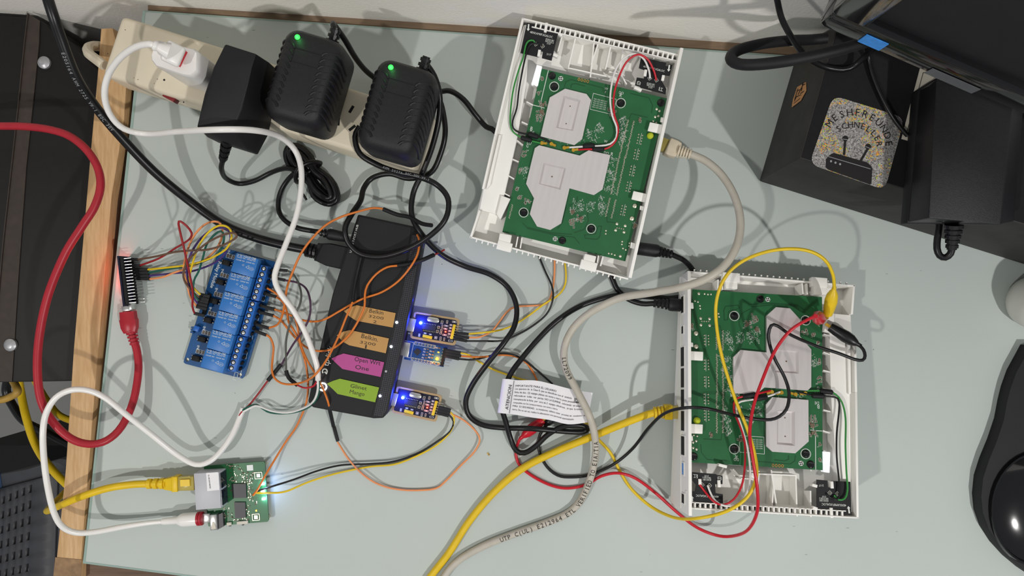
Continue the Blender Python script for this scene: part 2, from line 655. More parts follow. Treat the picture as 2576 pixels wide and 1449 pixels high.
# perforated basket, lower left
bk = T('perforated_basket', 'dark grey plastic basket with rows of slots on the floor', 'basket', at(60, 1320, -.75))
q00, q10, q11, q01 = bk.W(6, 1228, -.24), bk.W(150, 1190, -.20), bk.W(140, 1500, -.20), bk.W(-10, 1500, -.24)
def bil(u, v):
    return (q00 * (1 - u) + q10 * u) * (1 - v) + (q01 * (1 - u) + q11 * u) * v
us = [0.0]
for k in range(5):
    us += [.06 + k * .118, .06 + k * .118 + .062]
us += [1.0]
vs_ = [0.0]
for k in range(7):
    vs_ += [.06 + k * .135, .06 + k * .135 + .07]
vs_ += [1.0]
vv, ff = [], []
for j, v in enumerate(vs_):
    for i, u in enumerate(us):
        sh = -.09 * (u - .3)
        vv.append(bil(u, min(1, max(0, v + (sh if 0 < v < 1 else 0)))))
n = len(us)
for j in range(len(vs_) - 1):
    for i in range(n - 1):
        if i % 2 == 1 and j % 2 == 1:
            continue
        ff.append((j * n + i, j * n + i + 1, j * n + n + i + 1, j * n + n + i))
mb = MB().add(vv, ff)
pan = mb.build('slotted_side', M['bin'], bk, fix=False)
so = pan.modifiers.new('thickness', 'SOLIDIFY')
so.thickness = .004
so.offset = -1
rim = [bk.W(*q) for q in ((-60, 1170, -.25), (0, 1192, -.23), (70, 1180, -.205), (160, 1150, -.19), (260, 1140, -.19))]
mb = MB()
low = [bil(u, 0) for u in (0, .3, .6, 1)]
r5 = [rim[0]] + rim[1:]
hh = [rim[1], rim[2], rim[3], rim[4], bk.W(260, 1190, -.19), q10, q00]
mb.loft([[q - V((0, 0, .004)) for q in hh], hh])
mb.build('rim', M['bin'], bk, bevel=.001)
sd = [q10, bk.W(260, 1190, -.19), bk.W(260, 1500, -.19), q11]
MB().loft([[q - V((0, 0, .004)) for q in sd], sd]).build('side', M['bin'], bk)
sd = [bk.W(-120, 1160, -.25), rim[1], q00, q01, bk.W(-120, 1500, -.25)]
MB().loft([[q - V((0, 0, .005)) for q in sd], sd]).build('side', mat('blue_basket_lining', srgb(30, 52, 84), .6, var=.2), bk)
bb = [V((q.x, q.y, .0)) for q in (bk.W(-200, 1160, -.3), bk.W(220, 1160, -.3), bk.W(220, 1500, -.3), bk.W(-200, 1500, -.3))]
MB().loft([bb, [q + V((0, 0, .36)) for q in bb]]).build('body', M['dark'], bk)


# ---------------------------------------------------------------- cables: one builder
def wire(name, label, cat, pts, r, m, n=8, group=None, z0=.003, step=.003):
    w = path3(pts, z0)
    base = w[0]
    o = MB().tube([q - base for q in w], r, n, step).build(name, M[m] if isinstance(m, str) else m, angle=60)
    o.location = base
    tag(o, label, cat, group)
    return o, w


def cable(name, label, cat, pts, r, m, n=12, z0=.004, group=None):
    """cable as an Empty with its jacket as a part; returns the thing"""
    w = path3(pts, z0)
    t = T(name, label, cat, Matrix.Translation(w[0]), group)
    MB().tube([q - w[0] for q in w], r, n).build('jacket', M[m], t, angle=60)
    t.pts = w
    return t


def relief(t, a, b, r0, r1, m, rings=4, name='strain_relief'):
    a, b = t.inv @ P(*a), t.inv @ P(*b)
    prof = []
    for k in range(rings):
        u = k / rings
        rr = r0 + (r1 - r0) * u
        prof += [(u, rr), (u + .6 / rings, rr), (u + .62 / rings, rr * .68), (u + .98 / rings, rr * .68)]
    prof += [(1, r1)]
    return MB().lathe(a, b, prof, 14).build(name, M[m], t, angle=25)


# hidden ones in the gap at the left
wire('network_cable', 'yellow network cable hanging straight down below the black tower case', 'cable',
     [(45, 940, -.2), (52, 985, -.21), (66, 1050, -.2), (90, 1120, -.19), (130, 1180, -.17), (190, 1240, -.15)], .0042, 'ethyel')
wire('network_cable', 'short tan network cable end curling out at the photo border', 'cable',
     [(-40, 1000, -.16), (0, 1006, -.16), (30, 996, -.16), (44, 985, -.155), (35, 962, -.165), (20, 940, -.175)], .004,
     mat('tan_cable', srgb(176, 140, 66), .45))
wire('power_cable', 'black cord drooping beneath the tower case beside the floor gap', 'cable',
     [(20, 950, -.22), (16, 985, -.225), (32, 1020, -.225), (60, 1058, -.22), (110, 1085, -.21), (180, 1120, -.2), (240, 1140, -.2)], .0048, 'cable')
wire('network_cable', 'dim yellow network cable running behind the red cord under the rail', 'cable',
     [(80, 940, -.24), (95, 970, -.24), (120, 1010, -.235), (150, 1045, -.23), (200, 1065, -.22)], .004, 'ethyel')

# ---------------------------------------------------------------- power strip and what is plugged in
SZ = .040
st = T('power_strip', 'long ivory power strip with scuffs lying across the desk corner', 'power strip', frame((255, 185), (1043, 428), 0))
tl, tr, br, bl = (305, 38), (1092, 288), (1042, 428), (255, 188)
tp = st.poly([tl, tr, br, bl], SZ)
c = sum(tp, V()) / 4
bt = [V((c.x + (q.x - c.x) * 1.006, c.y + (q.y - c.y) * 1.03, .001)) for q in tp]
md = [V((c.x + (q.x - c.x) * 1.006, c.y + (q.y - c.y) * 1.03, .012)) for q in tp]
MB().loft([bt, md, tp]).build('housing', M['ivory'], st, bevel=.004, seg=3)
for (x, y, a, w) in ((852, 306, -78, .0018), (884, 275, 76, .0022), (886, 322, 55, .0022)):
    q = st.L(x, y, SZ)
    MB().box((q.x, q.y, SZ - .001), (.0062, w, .0024), Matrix.Rotation(math.radians(a), 3, 'Z')).build('socket_slot', M['dark'], st)
q = st.L(847, 292, SZ)
MB().lathe(q - V((0, 0, .002)), q + V((0, 0, .0003)), [(0, .0022), (1, .0022)]).build('socket_slot', M['dark'], st)
mb = MB()
q = st.L(826, 278, SZ + .0001)
mb.tube([q + V((math.cos(k * .3) * .0055, math.sin(k * .3) * .0055, 0)) for k in range(22)], .00014, 4).build('socket_ring', M['brown'], st)
a, b = st.W(418, 236, .03), st.W(446, 252, .03)
MB().bar(a, b, .006, .008).build('rocker_switch', mat('red_switch', srgb(120, 30, 34), .4), st, bevel=.0005)
mb = MB()
for x, y, s in ((315, 75, .5), (271, 135, .6), (347, 200, .5), (413, 201, 1.3), (396, 199, .5), (337, 196, .4), (462, 257, .9), (388, 210, .4), (560, 160, 1)):
    q = st.L(x, y, SZ + .0001)
    mb.disc(q, .0007 * s, 7)
mb.build('scuff_mark', M['ink'], st, kind='stuff')
relief_m = 'ivory'
w = path3([(262, 165, .02), (240, 148, .018), (224, 135, .01), (222, 122, 0.0), (235, 116, -.01), (262, 118, -.03), (275, 122, -.06)], .02)
MB().tube([st.inv @ q for q in w], .0042, 10).build('mains_cord', M['ivory'], st)


def rrect(w, h, r, n=5):
    out = []
    for cx, cy, a0 in ((w / 2 - r, h / 2 - r, 0), (-w / 2 + r, h / 2 - r, 90), (-w / 2 + r, -h / 2 + r, 180), (w / 2 - r, -h / 2 + r, 270)):
        for k in range(n + 1):
            a = math.radians(a0 + 90 * k / n)
            out.append((cx + math.cos(a) * r, cy + math.sin(a) * r))
    return out


# ribbed wall adapters ------------------------------------------------------
def adapter(label, cpx, deg):
    HT = .050
    c0 = P(cpx[0], cpx[1], SZ + HT)
    Mx = Matrix.Translation((c0.x, c0.y, SZ)) @ Matrix.Rotation(math.radians(deg), 4, 'Z')
    t = T('wall_adapter', label, 'power adapter', Mx, 'ribbed black wall adapters on the power strip')
    w, h = .0455, .0695
    rings = []
    for z, s, r in ((.0005, -.004, .008), (.006, -.001, .009), (.016, .0, .010), (.036, .0, .010), (.044, -.003, .010), (.048, -.008, .010), (.050, -.017, .009)):
        rings.append([V((x, y, z)) for x, y in rrect(w + s, h + s, r)])
    MB().loft(rings).build('body', M['black'], t, angle=50)
    # crescent grips wrapping over both long edges
    for s in (-1, 1):
        for k in range(10):
            y0 = -.023 + k * .0049
            pts = [V((s * (w / 2 - .0125), y0 - .0028, .0497)), V((s * (w / 2 - .0105), y0 - .0002, .0496)), V((s * (w / 2 - .005), y0 + .0018, .0474)),
                   V((s * (w / 2 - .0012), y0 + .0008, .0435)), V((s * (w / 2 + .0002), y0 - .002, .034)), V((s * (w / 2 + .0001), y0 - .005, .022))]
            MB().tube(pts, .00105, 6, .002).build('grip_rib', M['black'], t, angle=60)
    # shallow framed label field
    mb = MB()
    for (xa, ya, xb, yb) in ((-.010, .019, .010, .019), (-.010, .009, .010, .009), (-.010, .009, -.010, .019), (.010, .009, .010, .019)):
        mb.bar((xa, ya, .0501), (xb, yb, .0501), .0003, .0003)
    mb.build('label_frame', M['blackm'], t)
    q = V((-.0105, .0265, .0497))
    MB().lathe(q, q + V((0, 0, .0016)), [(0, .0019), (.5, .0019), (.85, .0013), (1, .0004)], 14).build('indicator_light', M['green_led'], t)
    a, b = V((.008, h / 2 - .004, .030)), V((.009, h / 2 + .011, .034))
    prof = []
    for k in range(4):
        u = k / 4
        prof += [(u, .0056 - u * .002), (u + .15, .0056 - u * .002), (u + .16, .0036 - u * .001), (u + .24, .0036 - u * .001)]
    MB().lathe(a, b, prof + [(1, .003)], 14).build('strain_relief', M['cable'], t, angle=25)
    return t


ad1 = adapter('ribbed black wall adapter beside the flat angled one on the power strip', (757, 192), -16.5)
ad2 = adapter('ribbed black wall adapter at the end of the power strip nearest the white router', (993, 268), -16)
for t_ in (ad1, ad2):
    q = t_.M @ V((-.0105, .0265, .053))
    lamp('indicator_glow', q, .0012, .001, (.1, 1, .2)).parent = None

# flat angled adapter -------------------------------------------------------
z2 = zoom(480, 0, 2.786)
t = T('flat_adapter', 'flat angular black adapter between white charger and ribbed adapter', 'power adapter', at(590, 250, SZ))
topp = [z2(*q) for q in ((240, 308), (460, 378), (430, 470), (400, 600), (355, 760), (295, 905), (40, 890), (95, 660), (160, 470))]
hts = [.090, .090, .090, .089, .087, .084, .084, .088, .090]
botp = [z2(*q) for q in ((300, 345), (555, 440), (545, 560), (520, 700), (480, 900), (400, 1050), (110, 960), (150, 720), (215, 520))]
tpv = [t.W(x, y, z) for (x, y), z in zip(topp, hts)]
mdv = [t.W(x, y, .062) for (x, y) in botp]
bov = [V((q.x, q.y, .0005)) for q in mdv]
MB().loft([bov, mdv, tpv]).build('body', M['blackm'], t, bevel=.0012)
t.o.name = 'flat_adapter'
pa, pb = t.W(572, 352, .06), t.W(560, 404, .045)
prof = []
for k in range(4):
    u = k / 4
    prof += [(u, .0046 - u * .0015), (u + .14, .0046 - u * .0015), (u + .15, .0032 - u * .0008), (u + .24, .0032 - u * .0008)]
MB().lathe(pa, pb, prof + [(1, .002)], 14).build('strain_relief', M['cable'], t, angle=25)
# its cord: droop, tied coil, tail to the hub plug
w = path3([(560, 404, .045), (557, 425, .035), (568, 448, .018), (600, 462, .006), (640, 455, .004), (680, 435, .006), (715, 424, .012), (745, 428, .018), (775, 440, .02)])
w2 = path3([(775, 440, .016), (745, 435, .014), (720, 458, .008), (703, 492, .005), (701, 528, .006), (715, 553, .01), (745, 572, .014), (780, 580, .015), (810, 584, .015)])
mb = MB().tube([t.inv @ q for q in w], .0021, 10)
mb.tube([t.inv @ q for q in w2], .0021, 10)
mb.build('cord', M['cable'], t, angle=60)
mb = MB()
ax0, ax1 = P(733, 376, .012), P(836, 500, .012)
dv = (ax1 - ax0).normalized()
sv = V((0, 0, 1)).cross(dv)
for k in range(7):
    rw = .0022 + .00095 * k
    ext = -.003 + .0011 * k
    zz = .0035 + .0026 * ((k * 3) % 7) * .8
    off = sv * (.0008 * math.sin(k * 1.9))
    pts = []
    for a in range(16):
        th = 2 * math.pi * a / 16
        u = .5 - .5 * math.cos(th)
        pinch = 1 - .45 * math.exp(-((u - .48) / .16) ** 2)
        q = ax0 + dv * ((ax1 - ax0).length * (u * 1.0) + ext * (1 if u > .5 else -1)) + sv * (math.sin(th) * rw * 1.55 * pinch) + off * pinch
        pts.append(t.inv @ V((q.x, q.y, zz + .0015 * math.sin(th))))
    pts.append(pts[0])
    mb.tube(pts, .0021, 8)
mb.build('coiled_cord', M['cable'], t, angle=60)
mid = ax0.lerp(ax1, .47)
pts = []
for a in range(13):
    th = 2 * math.pi * a / 12
    q = mid + sv * (.0125 * math.cos(th)) + V((0, 0, .010 + .0118 * math.sin(th))) + dv * (.002 * math.cos(th * 2))
    pts.append(t.inv @ q)
MB().tube(pts, .0018, 8).build('cord_tie', M['cable'], t, angle=60)
mb = MB()
for x, y in ((759, 500), (771, 503)):
    mb.tube([t.W(757, 462, .012), t.W(757, 478, .008), t.W(x, y, .004)], .0011, 6)
mb.build('tie_tail', M['cable'], t)
a, b = t.W(806, 585, .015), t.W(826, 588, .015)
MB().lathe(a, b, [(0, .0030), (.25, .0030), (.27, .002), (.45, .002), (.47, .0036), (.7, .0036), (.72, .0024), (1, .0024)], 14).build('strain_relief', M['cable'], t, angle=25)
a, b = t.W(824, 588, .015), t.W(872, 597, .015)
MB().lathe(a, b, [(0, .0040), (.12, .0048), (.6, .0044), (1, .0040)], 16).build('barrel_plug', M['black'], t)

# white charger and its cable ----------------------------------------------
z1 = zoom(0, 0, 3.02)
ch = T('usb_charger', 'white cube charger with rounded face plugged into the power strip', 'charger', at(450, 160, SZ))
face = [z1(*q) for q in ((1200, 302), (1480, 372), (1506, 400), (1500, 540), (1455, 575), (1400, 572), (1180, 500), (1145, 455), (1140, 420), (1165, 330))]
fz = .092
f1 = [ch.W(x, y, fz) for x, y in face]
cc = sum(f1, V()) / len(f1)
f0 = [cc + (q - cc) * .93 for q in f1]
f2 = [q - V((0, 0, .006)) for q in f1]
f3 = [V((q.x, q.y, .0005)) for q in f1]
for q in f1:
    q.z -= .0018
MB().loft([f3, f2, f1, f0]).build('body', M['whitegloss'], ch, angle=50)
wc = T('usb_cable', 'white charging cable looping from the cube charger to its cut end on the hub', 'cable', at(385, 113, .1))
WCP = [(392, 117, .112), (378, 111, .113), (342, 118, .108), (302, 146, .098), (272, 190, .086), (263, 240, .078), (277, 288, .069), (312, 324, .059), (372, 337, .052),
       (450, 331, .075), (550, 326, .1), (640, 328, .088), (702, 343, .062), (740, 375, .045), (757, 420, .043), (757, 480, .042), (745, 545, .042), (720, 612, .044),
       (698, 668, .046), (691, 702, .046), (705, 737, .045), (736, 778, .043), (766, 832, .040), (790, 895, .036), (799, 930, .033), (800, 956, .031)]
w = path3(WCP)
MB().tube([wc.inv @ q for q in w], .0023, 12).build('jacket', M['whitegloss'], wc, angle=60)
a, b = wc.W(385, 113, .113), wc.W(425, 130, .108)
MB().lathe(a, b, [(0, .0030), (.1, .0036), (.2, .0036), (.3, .0030), (1, .0058)], 16).build('strain_relief', M['whitegloss'], wc)
MB().bar(wc.W(412, 124, .106), wc.W(459, 147, .099), .0150, .0065).build('plug', M['whitegloss'], wc, bevel=.0022, seg=3)
MB().bar(wc.W(452, 145, .0925), wc.W(462, 150, .0925), .012, .0045).build('plug_collar', M['alred'], wc)

# three insulated cores come out of its cut end
for nm, lab, pts, r, m in (
        ('signal_core', 'green insulated core leaving the cut white cable over the hub', [(802, 950, .031), (803, 975, .03), (798, 1000, .026), (785, 1018, .02), (765, 1030, .012), (735, 1038, .006), (700, 1040, .005), (672, 1035, .006), (650, 1020, .008), (638, 1019, .008), (624, 1024, .008), (610, 1032, .0075)], .0009, 'wgreen'),
        ('signal_core', 'white insulated core running beside the green one to the cut jacket', [(799, 950, .033), (800, 975, .032), (794, 1000, .028), (782, 1016, .022), (762, 1027, .015), (735, 1036, .009), (710, 1038, .008), (680, 1033, .009), (660, 1025, .010), (643, 1021, .010), (628, 1027, .009), (612, 1036, .008)], .0009, 'wwhite')):
    wire(nm, lab, 'wire', pts, r, m, 6)

# white micro usb cable -----------------------------------------------------
wm = T('usb_cable', 'white cable looping over the beech rail into the small green router board', 'cable', at(608, 1030, .004))
w = path3([(612, 1026, .006), (604, 1048, .006), (585, 1092, .01), (558, 1132, .014), (528, 1160, .018), (492, 1168, .02), (445, 1143, .024), (380, 1092, .034), (320, 1045, .042), (268, 1003, .046),
           (225, 983, .048), (180, 981, .05), (141, 1000, .05), (116, 1040, .05), (108, 1090, .05), (111, 1160, .046), (121, 1230, .042), (136, 1290, .036), (157, 1325, .030), (192, 1340, .024), (240, 1338, .018), (310, 1325, .012), (370, 1316, .010), (412, 1312, .010)])
MB().tube([wm.inv @ q for q in w], lambda u: .00235 if u < .9 else .00235 - (u - .9) * .006, 12).build('jacket', M['whitegloss'], wm, angle=60)
MB().lathe(wm.W(408, 1312, .010), wm.W(498, 1305, .010), [(0, .0024), (.08, .0028), (.42, .0031), (.52, .0050), (.6, .0056), (1, .0056)], 20).build('plug', M['whitegloss'], wm)
MB().lathe(wm.W(497, 1305, .010), wm.W(511, 1304, .010), [(0, .0052), (.1, .0058), (.45, .0058), (.5, .005), (.55, .0058), (.9, .0056), (1, .004)], 20).build('plug_collar', M['red'], wm, angle=20)
MB().bar(wm.W(510, 1304, .010), wm.W(530, 1302, .010), .0075, .0026).build('metal_plug', M['steel'], wm, bevel=.0003)

# red usb cable -------------------------------------------------------------
rc = T('usb_cable', 'thick red cable coming in over the tower case and looping to the microcontroller', 'cable', at(330, 800, .004))
w = path3([(-420, 330, -.02), (-300, 322, .0), (-150, 316, .024), (-60, 316, .03), (0, 317, .03), (60, 318, .032), (120, 325, .034), (172, 341, .035), (216, 375, .036), (245, 420, .036), (253, 468, .037), (238, 520, .038), (205, 572, .04), (163, 640, .042), (122, 740, .044),
           (100, 840, .044), (94, 930, .044), (104, 1008, .043), (135, 1064, .041), (178, 1103, .038), (224, 1117, .034), (268, 1108, .029), (306, 1073, .022), (335, 1010, .014), (348, 935, .009), (345, 885, .008), (337, 858, .008)])
MB().tube([rc.inv @ q for q in w], .0031, 12).build('jacket', M['red'], rc, angle=60)
relief(rc, (339, 866, .008), (330, 832, .0085), .0038, .0046, 'red', 4)
a, b = rc.W(328, 838, .0085), rc.W(322, 784, .0090)
mb = MB()
d = (b - a).normalized(); s_ = d.cross(V((0, 0, 1))).normalized()
rg = []
for u, hw, ht in ((0, .0046, .0034), (.25, .0064, .0042), (.62, .0068, .0045), (.66, .0062, .0042), (1, .0060, .0042)):
    c_ = a.lerp(b, u)
    rg.append([c_ + s_ * (x * hw) + V((0, 0, z * ht)) for x, z in ((-1, -.6), (-.6, -1), (.6, -1), (1, -.6), (1, .6), (.6, 1), (-.6, 1), (-1, .6))])
mb.loft(rg).build('plug', M['red'], rc, angle=40)
MB().bar(b, rc.W(318, 768, .009), .0070, .0040).build('metal_plug', M['steel'], rc, bevel=.0003)

# thick black upstream usb cable -------------------------------------------
bc = T('usb_cable', 'thick black printed cable sweeping from the wall to the hub socket', 'cable', at(860, 640, .01))
w = path3([(40, -420, .02), (60, -260, .07), (85, -140, .105), (100, -70, .113), (118, -10, .112), (134, 40, .108), (152, 92, .1), (190, 190, .084), (238, 265, .066), (302, 342, .048), (388, 432, .028), (480, 508, .012), (560, 564, .008), (640, 597, .008), (720, 618, .010), (785, 631, .011)])
MB().tube([bc.inv @ q for q in w], .0037, 12).build('jacket', M['cable'], bc, angle=60)
relief(bc, (772, 628, .011), (802, 635, .0115), .0062, .0062, 'cable', 3)
mb = MB()
a, b = bc.W(798, 634, .012), bc.W(880, 652, .012)
d = (b - a).normalized(); s_ = d.cross(V((0, 0, 1))).normalized()
rg = []
for u, hw, ht in ((0, .0074, .004), (.08, .0076, .0045), (.3, .0090, .0055), (.4, .0096, .0055), (1, .0096, .0055)):
    c_ = a.lerp(b, u)
    rg.append([c_ + s_ * (x * hw) + V((0, 0, z * ht)) for x, z in ((-1, -.8), (-.9, -1), (.9, -1), (1, -.8), (1, .8), (.9, 1), (-.9, 1), (-1, .8))])
mb.loft(rg).build('plug', M['blackm'], bc, angle=40)
pth = crom([bc.inv @ q for q in w[3:]], .002)
mb = MB()


def along(mb, body, path, s0, size, lift, flip=1, tilt=0.0, adv=.62):
    """letters one after another along a path"""
    dist = [0.0]
    for i in range(len(path) - 1):
        dist.append(dist[-1] + (path[i + 1] - path[i]).length)

    def point(s):
        i = 0
        while i < len(dist) - 2 and dist[i + 1] < s:
            i += 1
        return path[i].lerp(path[i + 1], (s - dist[i]) / max(1e-9, dist[i + 1] - dist[i]))
    s = s0
    for chx in body:
        vv, ff = glyphs(chx)
        if vv:
            c = point(s)
            d = (point(s + size * .4) - point(s - size * .4)).normalized() * flip
            u = V((0, 0, 1)).cross(d).normalized()
            nrm = d.cross(u)
            if tilt:
                R = Matrix.Rotation(tilt, 3, d)
                u, nrm = R @ u, R @ nrm
            x0 = min(q[0] for q in vv)
            x1 = max(q[0] for q in vv)
            kx = size * min(1.0, adv * .84 / max(x1 - x0, .05))
            mb.add([c + d * (q[0] - (x0 + x1) / 2) * kx + u * (q[1] - .34) * size + nrm * lift for q in vv], ff)
        s += size * adv
    return mb


along(mb, 'E205164 AWM 2725 VW-1 80C 30V', pth, .055, .0036, .0038)
mb.build('print', M['printg'], bc)

# black 12 V cords of the adapters -----------------------------------------
c1 = T('power_cable', 'black cord of the first ribbed adapter running under the upright router to the lower one', 'cable', at(820, 52, .08))
A1 = ad1.M @ V((.009, .0435, .034)); 
w = [A1] + path3([(838, 60, .07), (866, 98, .055), (896, 148, .035), (925, 182, .018), (960, 205, .006), (1020, 225, .004), (1098, 231, .006), (1132, 229, .014), (1166, 250, .018), (1196, 288, .014), (1222, 318, .008), (1250, 335, .004),
           (1330, 430, .003), (1440, 560, .003), (1520, 660, .003), (1540, 700, .003), (1553, 728, .003), (1580, 752, .005), (1615, 764, .009), (1648, 763, .014)])
MB().tube([c1.inv @ q for q in w], .0023, 10).build('jacket', M['cable'], c1, angle=60)
relief(c1, (1644, 762, .014), (1684, 766, .016), .0036, .0048, 'cable', 4)
MB().lathe(c1.W(1682, 766, .016), c1.W(1728, 769, .017), [(0, .0048), (.1, .0054), (.9, .0054), (1, .0048)], 18).build('barrel_plug', M['black'], c1)
MB().lathe(c1.W(1727, 769, .017), c1.W(1735, 770, .017), [(0, .0042), (1, .0042)], 18).build('metal_plug', M['steel'], c1)

c2 = T('power_cable', 'black cord of the end adapter winding past the paper tag to the upright router', 'cable', at(1060, 140, .08))
A2 = ad2.M @ V((.009, .0435, .034))
w = [A2] + path3([(1066, 152, .07), (1092, 190, .06), (1106, 240, .05), (1104, 300, .044), (1087, 370, .036), (1062, 436, .028), (1040, 485, .024), (1036, 540, .025), (1060, 588, .0268), (1110, 640, .014), (1170, 670, .006), (1232, 690, .005), (1277, 722, .006),
           (1299, 770, .01), (1294, 820, .016), (1268, 862, .02), (1228, 912, .018), (1190, 965, .012), (1172, 1008, .008), (1180, 1045, .005), (1212, 1068, .004), (1262, 1076, .0065), (1335, 1078, .0140), (1430, 1086, .008), (1468, 1086, .0065),
           (1478, 1078, .008), (1462, 1070, .0105), (1420, 1072, .0115), (1380, 1092, .010), (1348, 1122, .008), (1320, 1139, .007), (1298, 1133, .0075), (1284, 1102, .0078), (1272, 1060, .0125), (1264, 1030, .016), (1268, 990, .0175), (1282, 945, .015), (1310, 905, .010),
           (1352, 855, .006), (1400, 808, .004), (1460, 770, .004), (1530, 747, .004), (1570, 744, .009), (1605, 745, .007), (1650, 748, .0035), (1690, 750, .0032), (1735, 740, .0032), (1753, 712, .0032), (1746, 685, .005), (1722, 656, .013), (1690, 640, .019)])
MB().tube([c2.inv @ q for q in w], .0023, 10).build('jacket', M['cable'], c2, angle=60)
relief(c2, (1690, 640, .019), (1655, 632, .019), .0036, .0048, 'cable', 4)
MB().lathe(c2.W(1657, 632, .019), c2.W(1598, 624, .019), [(0, .0048), (.1, .0054), (.9, .0054), (1, .0048)], 18).build('barrel_plug', M['black'], c2)

c3 = T('power_cable', 'black printed cord lying in a figure eight across the top of the hub', 'cable', at(900, 360, .04))
w = path3([(905, 318, .046), (893, 345, .046), (905, 386, .046), (948, 414, .0455), (1000, 433, .043), (1050, 444, .037), (1098, 464, .034), (1127, 500, .036), (1122, 548, .038), (1088, 588, .036), (1032, 624, .031), (966, 645, .0275), (910, 640, .027), (877, 612, .028),
           (868, 575, .030), (884, 540, .026), (907, 505, .018), (915, 474, .012), (936, 448, .010), (980, 437, .012), (1030, 449, .013), (1084, 434, .016), (1110, 382, .020), (1120, 330, .024), (1112, 270, .020), (1100, 240, .012)])
MB().tube([c3.inv @ q for q in w], .0023, 10).build('jacket', M['cable'], c3, angle=60)
pth = crom([c3.inv @ q for q in w], .002)
along(MB(), 'AWM 20276 80C 30V VW-1', pth, .045, .0028, .0024).build('print', M['printg'], c3)

# hub-side paper tag --------------------------------------------------------
z6 = zoom(1140, 860, 3.6233)
tg = T('warning_tag', 'white paper warning tag folded around the black cord, printed in Spanish', 'tag', at(1330, 1000, .008))
cols = [(450, 338, 405, 645, .020), (520, 340, 450, 652, .0225), (570, 350, 540, 660, .0195), (750, 352, 720, 690, .016), (900, 385, 880, 712, .0145), (1080, 432, 1050, 752, .0145), (1272, 465, 1222, 735, .0165)]
top = [tg.W(*z6(c_[0], c_[1]), c_[4]) for c_ in cols]
bot = [tg.W(*z6(c_[2], c_[3]), c_[4]) for c_ in cols]
topc, botc = crom(top, .004), crom(bot, .004)
nseg = 28
def samp(pts, u):
    d = [0]
    for i in range(len(pts) - 1):
        d.append(d[-1] + (pts[i + 1] - pts[i]).length)
    x = u * d[-1]
    for i in range(len(pts) - 1):
        if d[i + 1] >= x:
            return pts[i].lerp(pts[i + 1], (x - d[i]) / max(1e-9, d[i + 1] - d[i]))
    return pts[-1]
rt = [samp(topc, i / nseg) for i in range(nseg + 1)]
rb = [samp(botc, i / nseg) for i in range(nseg + 1)]
vv = rt + rb + [q - V((0, 0, .0003)) for q in rt] + [q - V((0, 0, .0003)) for q in rb]
n = nseg + 1
ff = []
for i in range(nseg):
    ff += [(i, i + 1, n + i + 1, n + i), (2 * n + i, 3 * n + i, 3 * n + i + 1, 2 * n + i + 1), (i, 2 * n + i, 2 * n + i + 1, i + 1), (n + i, n + i + 1, 3 * n + i + 1, 3 * n + i)]
ff += [(0, n, 3 * n, 2 * n), (nseg, 2 * n + nseg, 3 * n + nseg, n + nseg)]
MB().add(vv, ff).build('sheet', M['paper'], tg, angle=60)
def onsheet(u, v, lift=.00025):
    return samp(topc, u).lerp(samp(botc, u), v) + V((0, 0, lift))
mb = MB()
def sheet_text(body, u0, u1, v, hs=1.0):
    vv, ff = glyphs(body)
    x0 = min(q[0] for q in vv); x1 = max(q[0] for q in vv)
    wid = (samp(topc, u1) - samp(topc, u0)).length
    hgt = (samp(topc, .5) - samp(botc, .5)).length
    k = wid / (x1 - x0)
    mb.add([onsheet(u0 + (u1 - u0) * (q[0] - x0) / (x1 - x0), v - q[1] * k * hs / hgt) for q in vv], ff)
L0 = .165
for body, u1, v, hs in (('IMPORTANTE PARA EL USUARIO', .615, .19, 1.0), ('Los aparatos de  la Clase II, que se identifican con el  simbolo', .79, .275, 1.15), ('ficha de dos  (2) espigas planas sin toma a tierra, pues poseen doble ais', .93, .375, 1.1),
                       ('reforzada en  todas  sus  partes. NO LA ELIMINE  colocando  un adaptado', .94, .475, 1.15), ('reemplazando la ficha  por  otra de 2  espigas cilindricas,  ya que  la misma  es', .955, .575, 1.1), ('compatible con los tomacorrientes con toma a tierra.', .66, .675, 1.1),
                       ('PARA  SU SEGURIDAD,  su instalacion, debera estar  provista de  conductor de', .965, .775, 1.1), ('tierra. De no ser asi, realice la adecuacion con personal especializado.', .85, .875, 1.1)):
    sheet_text(body, L0, u1, v, hs)
for da, db in ((0, .045), (.010, .035)):
    pa = [(.82 + da, .24 + da * 2.5), (.82 + db, .24 + da * 2.5), (.82 + db, .24 + db * 2.6), (.82 + da, .24 + db * 2.6)]
    for i in range(4):
        mb.bar(onsheet(*pa[i]), onsheet(*pa[(i + 1) % 4]), .0003, .0001)
mb.bar(onsheet(.14, .02, .0006), onsheet(.14, .98, .0006), .0003, .0001)
a, b = onsheet(.120, .88), onsheet(.120, .16)
u_ = (onsheet(.06, .5) - onsheet(.12, .5)).normalized()
mb.text('ATENCION', a, b, 0.0007, hs=1.0, up=u_)
mb.build('print', M['ink'], tg, fix=False)

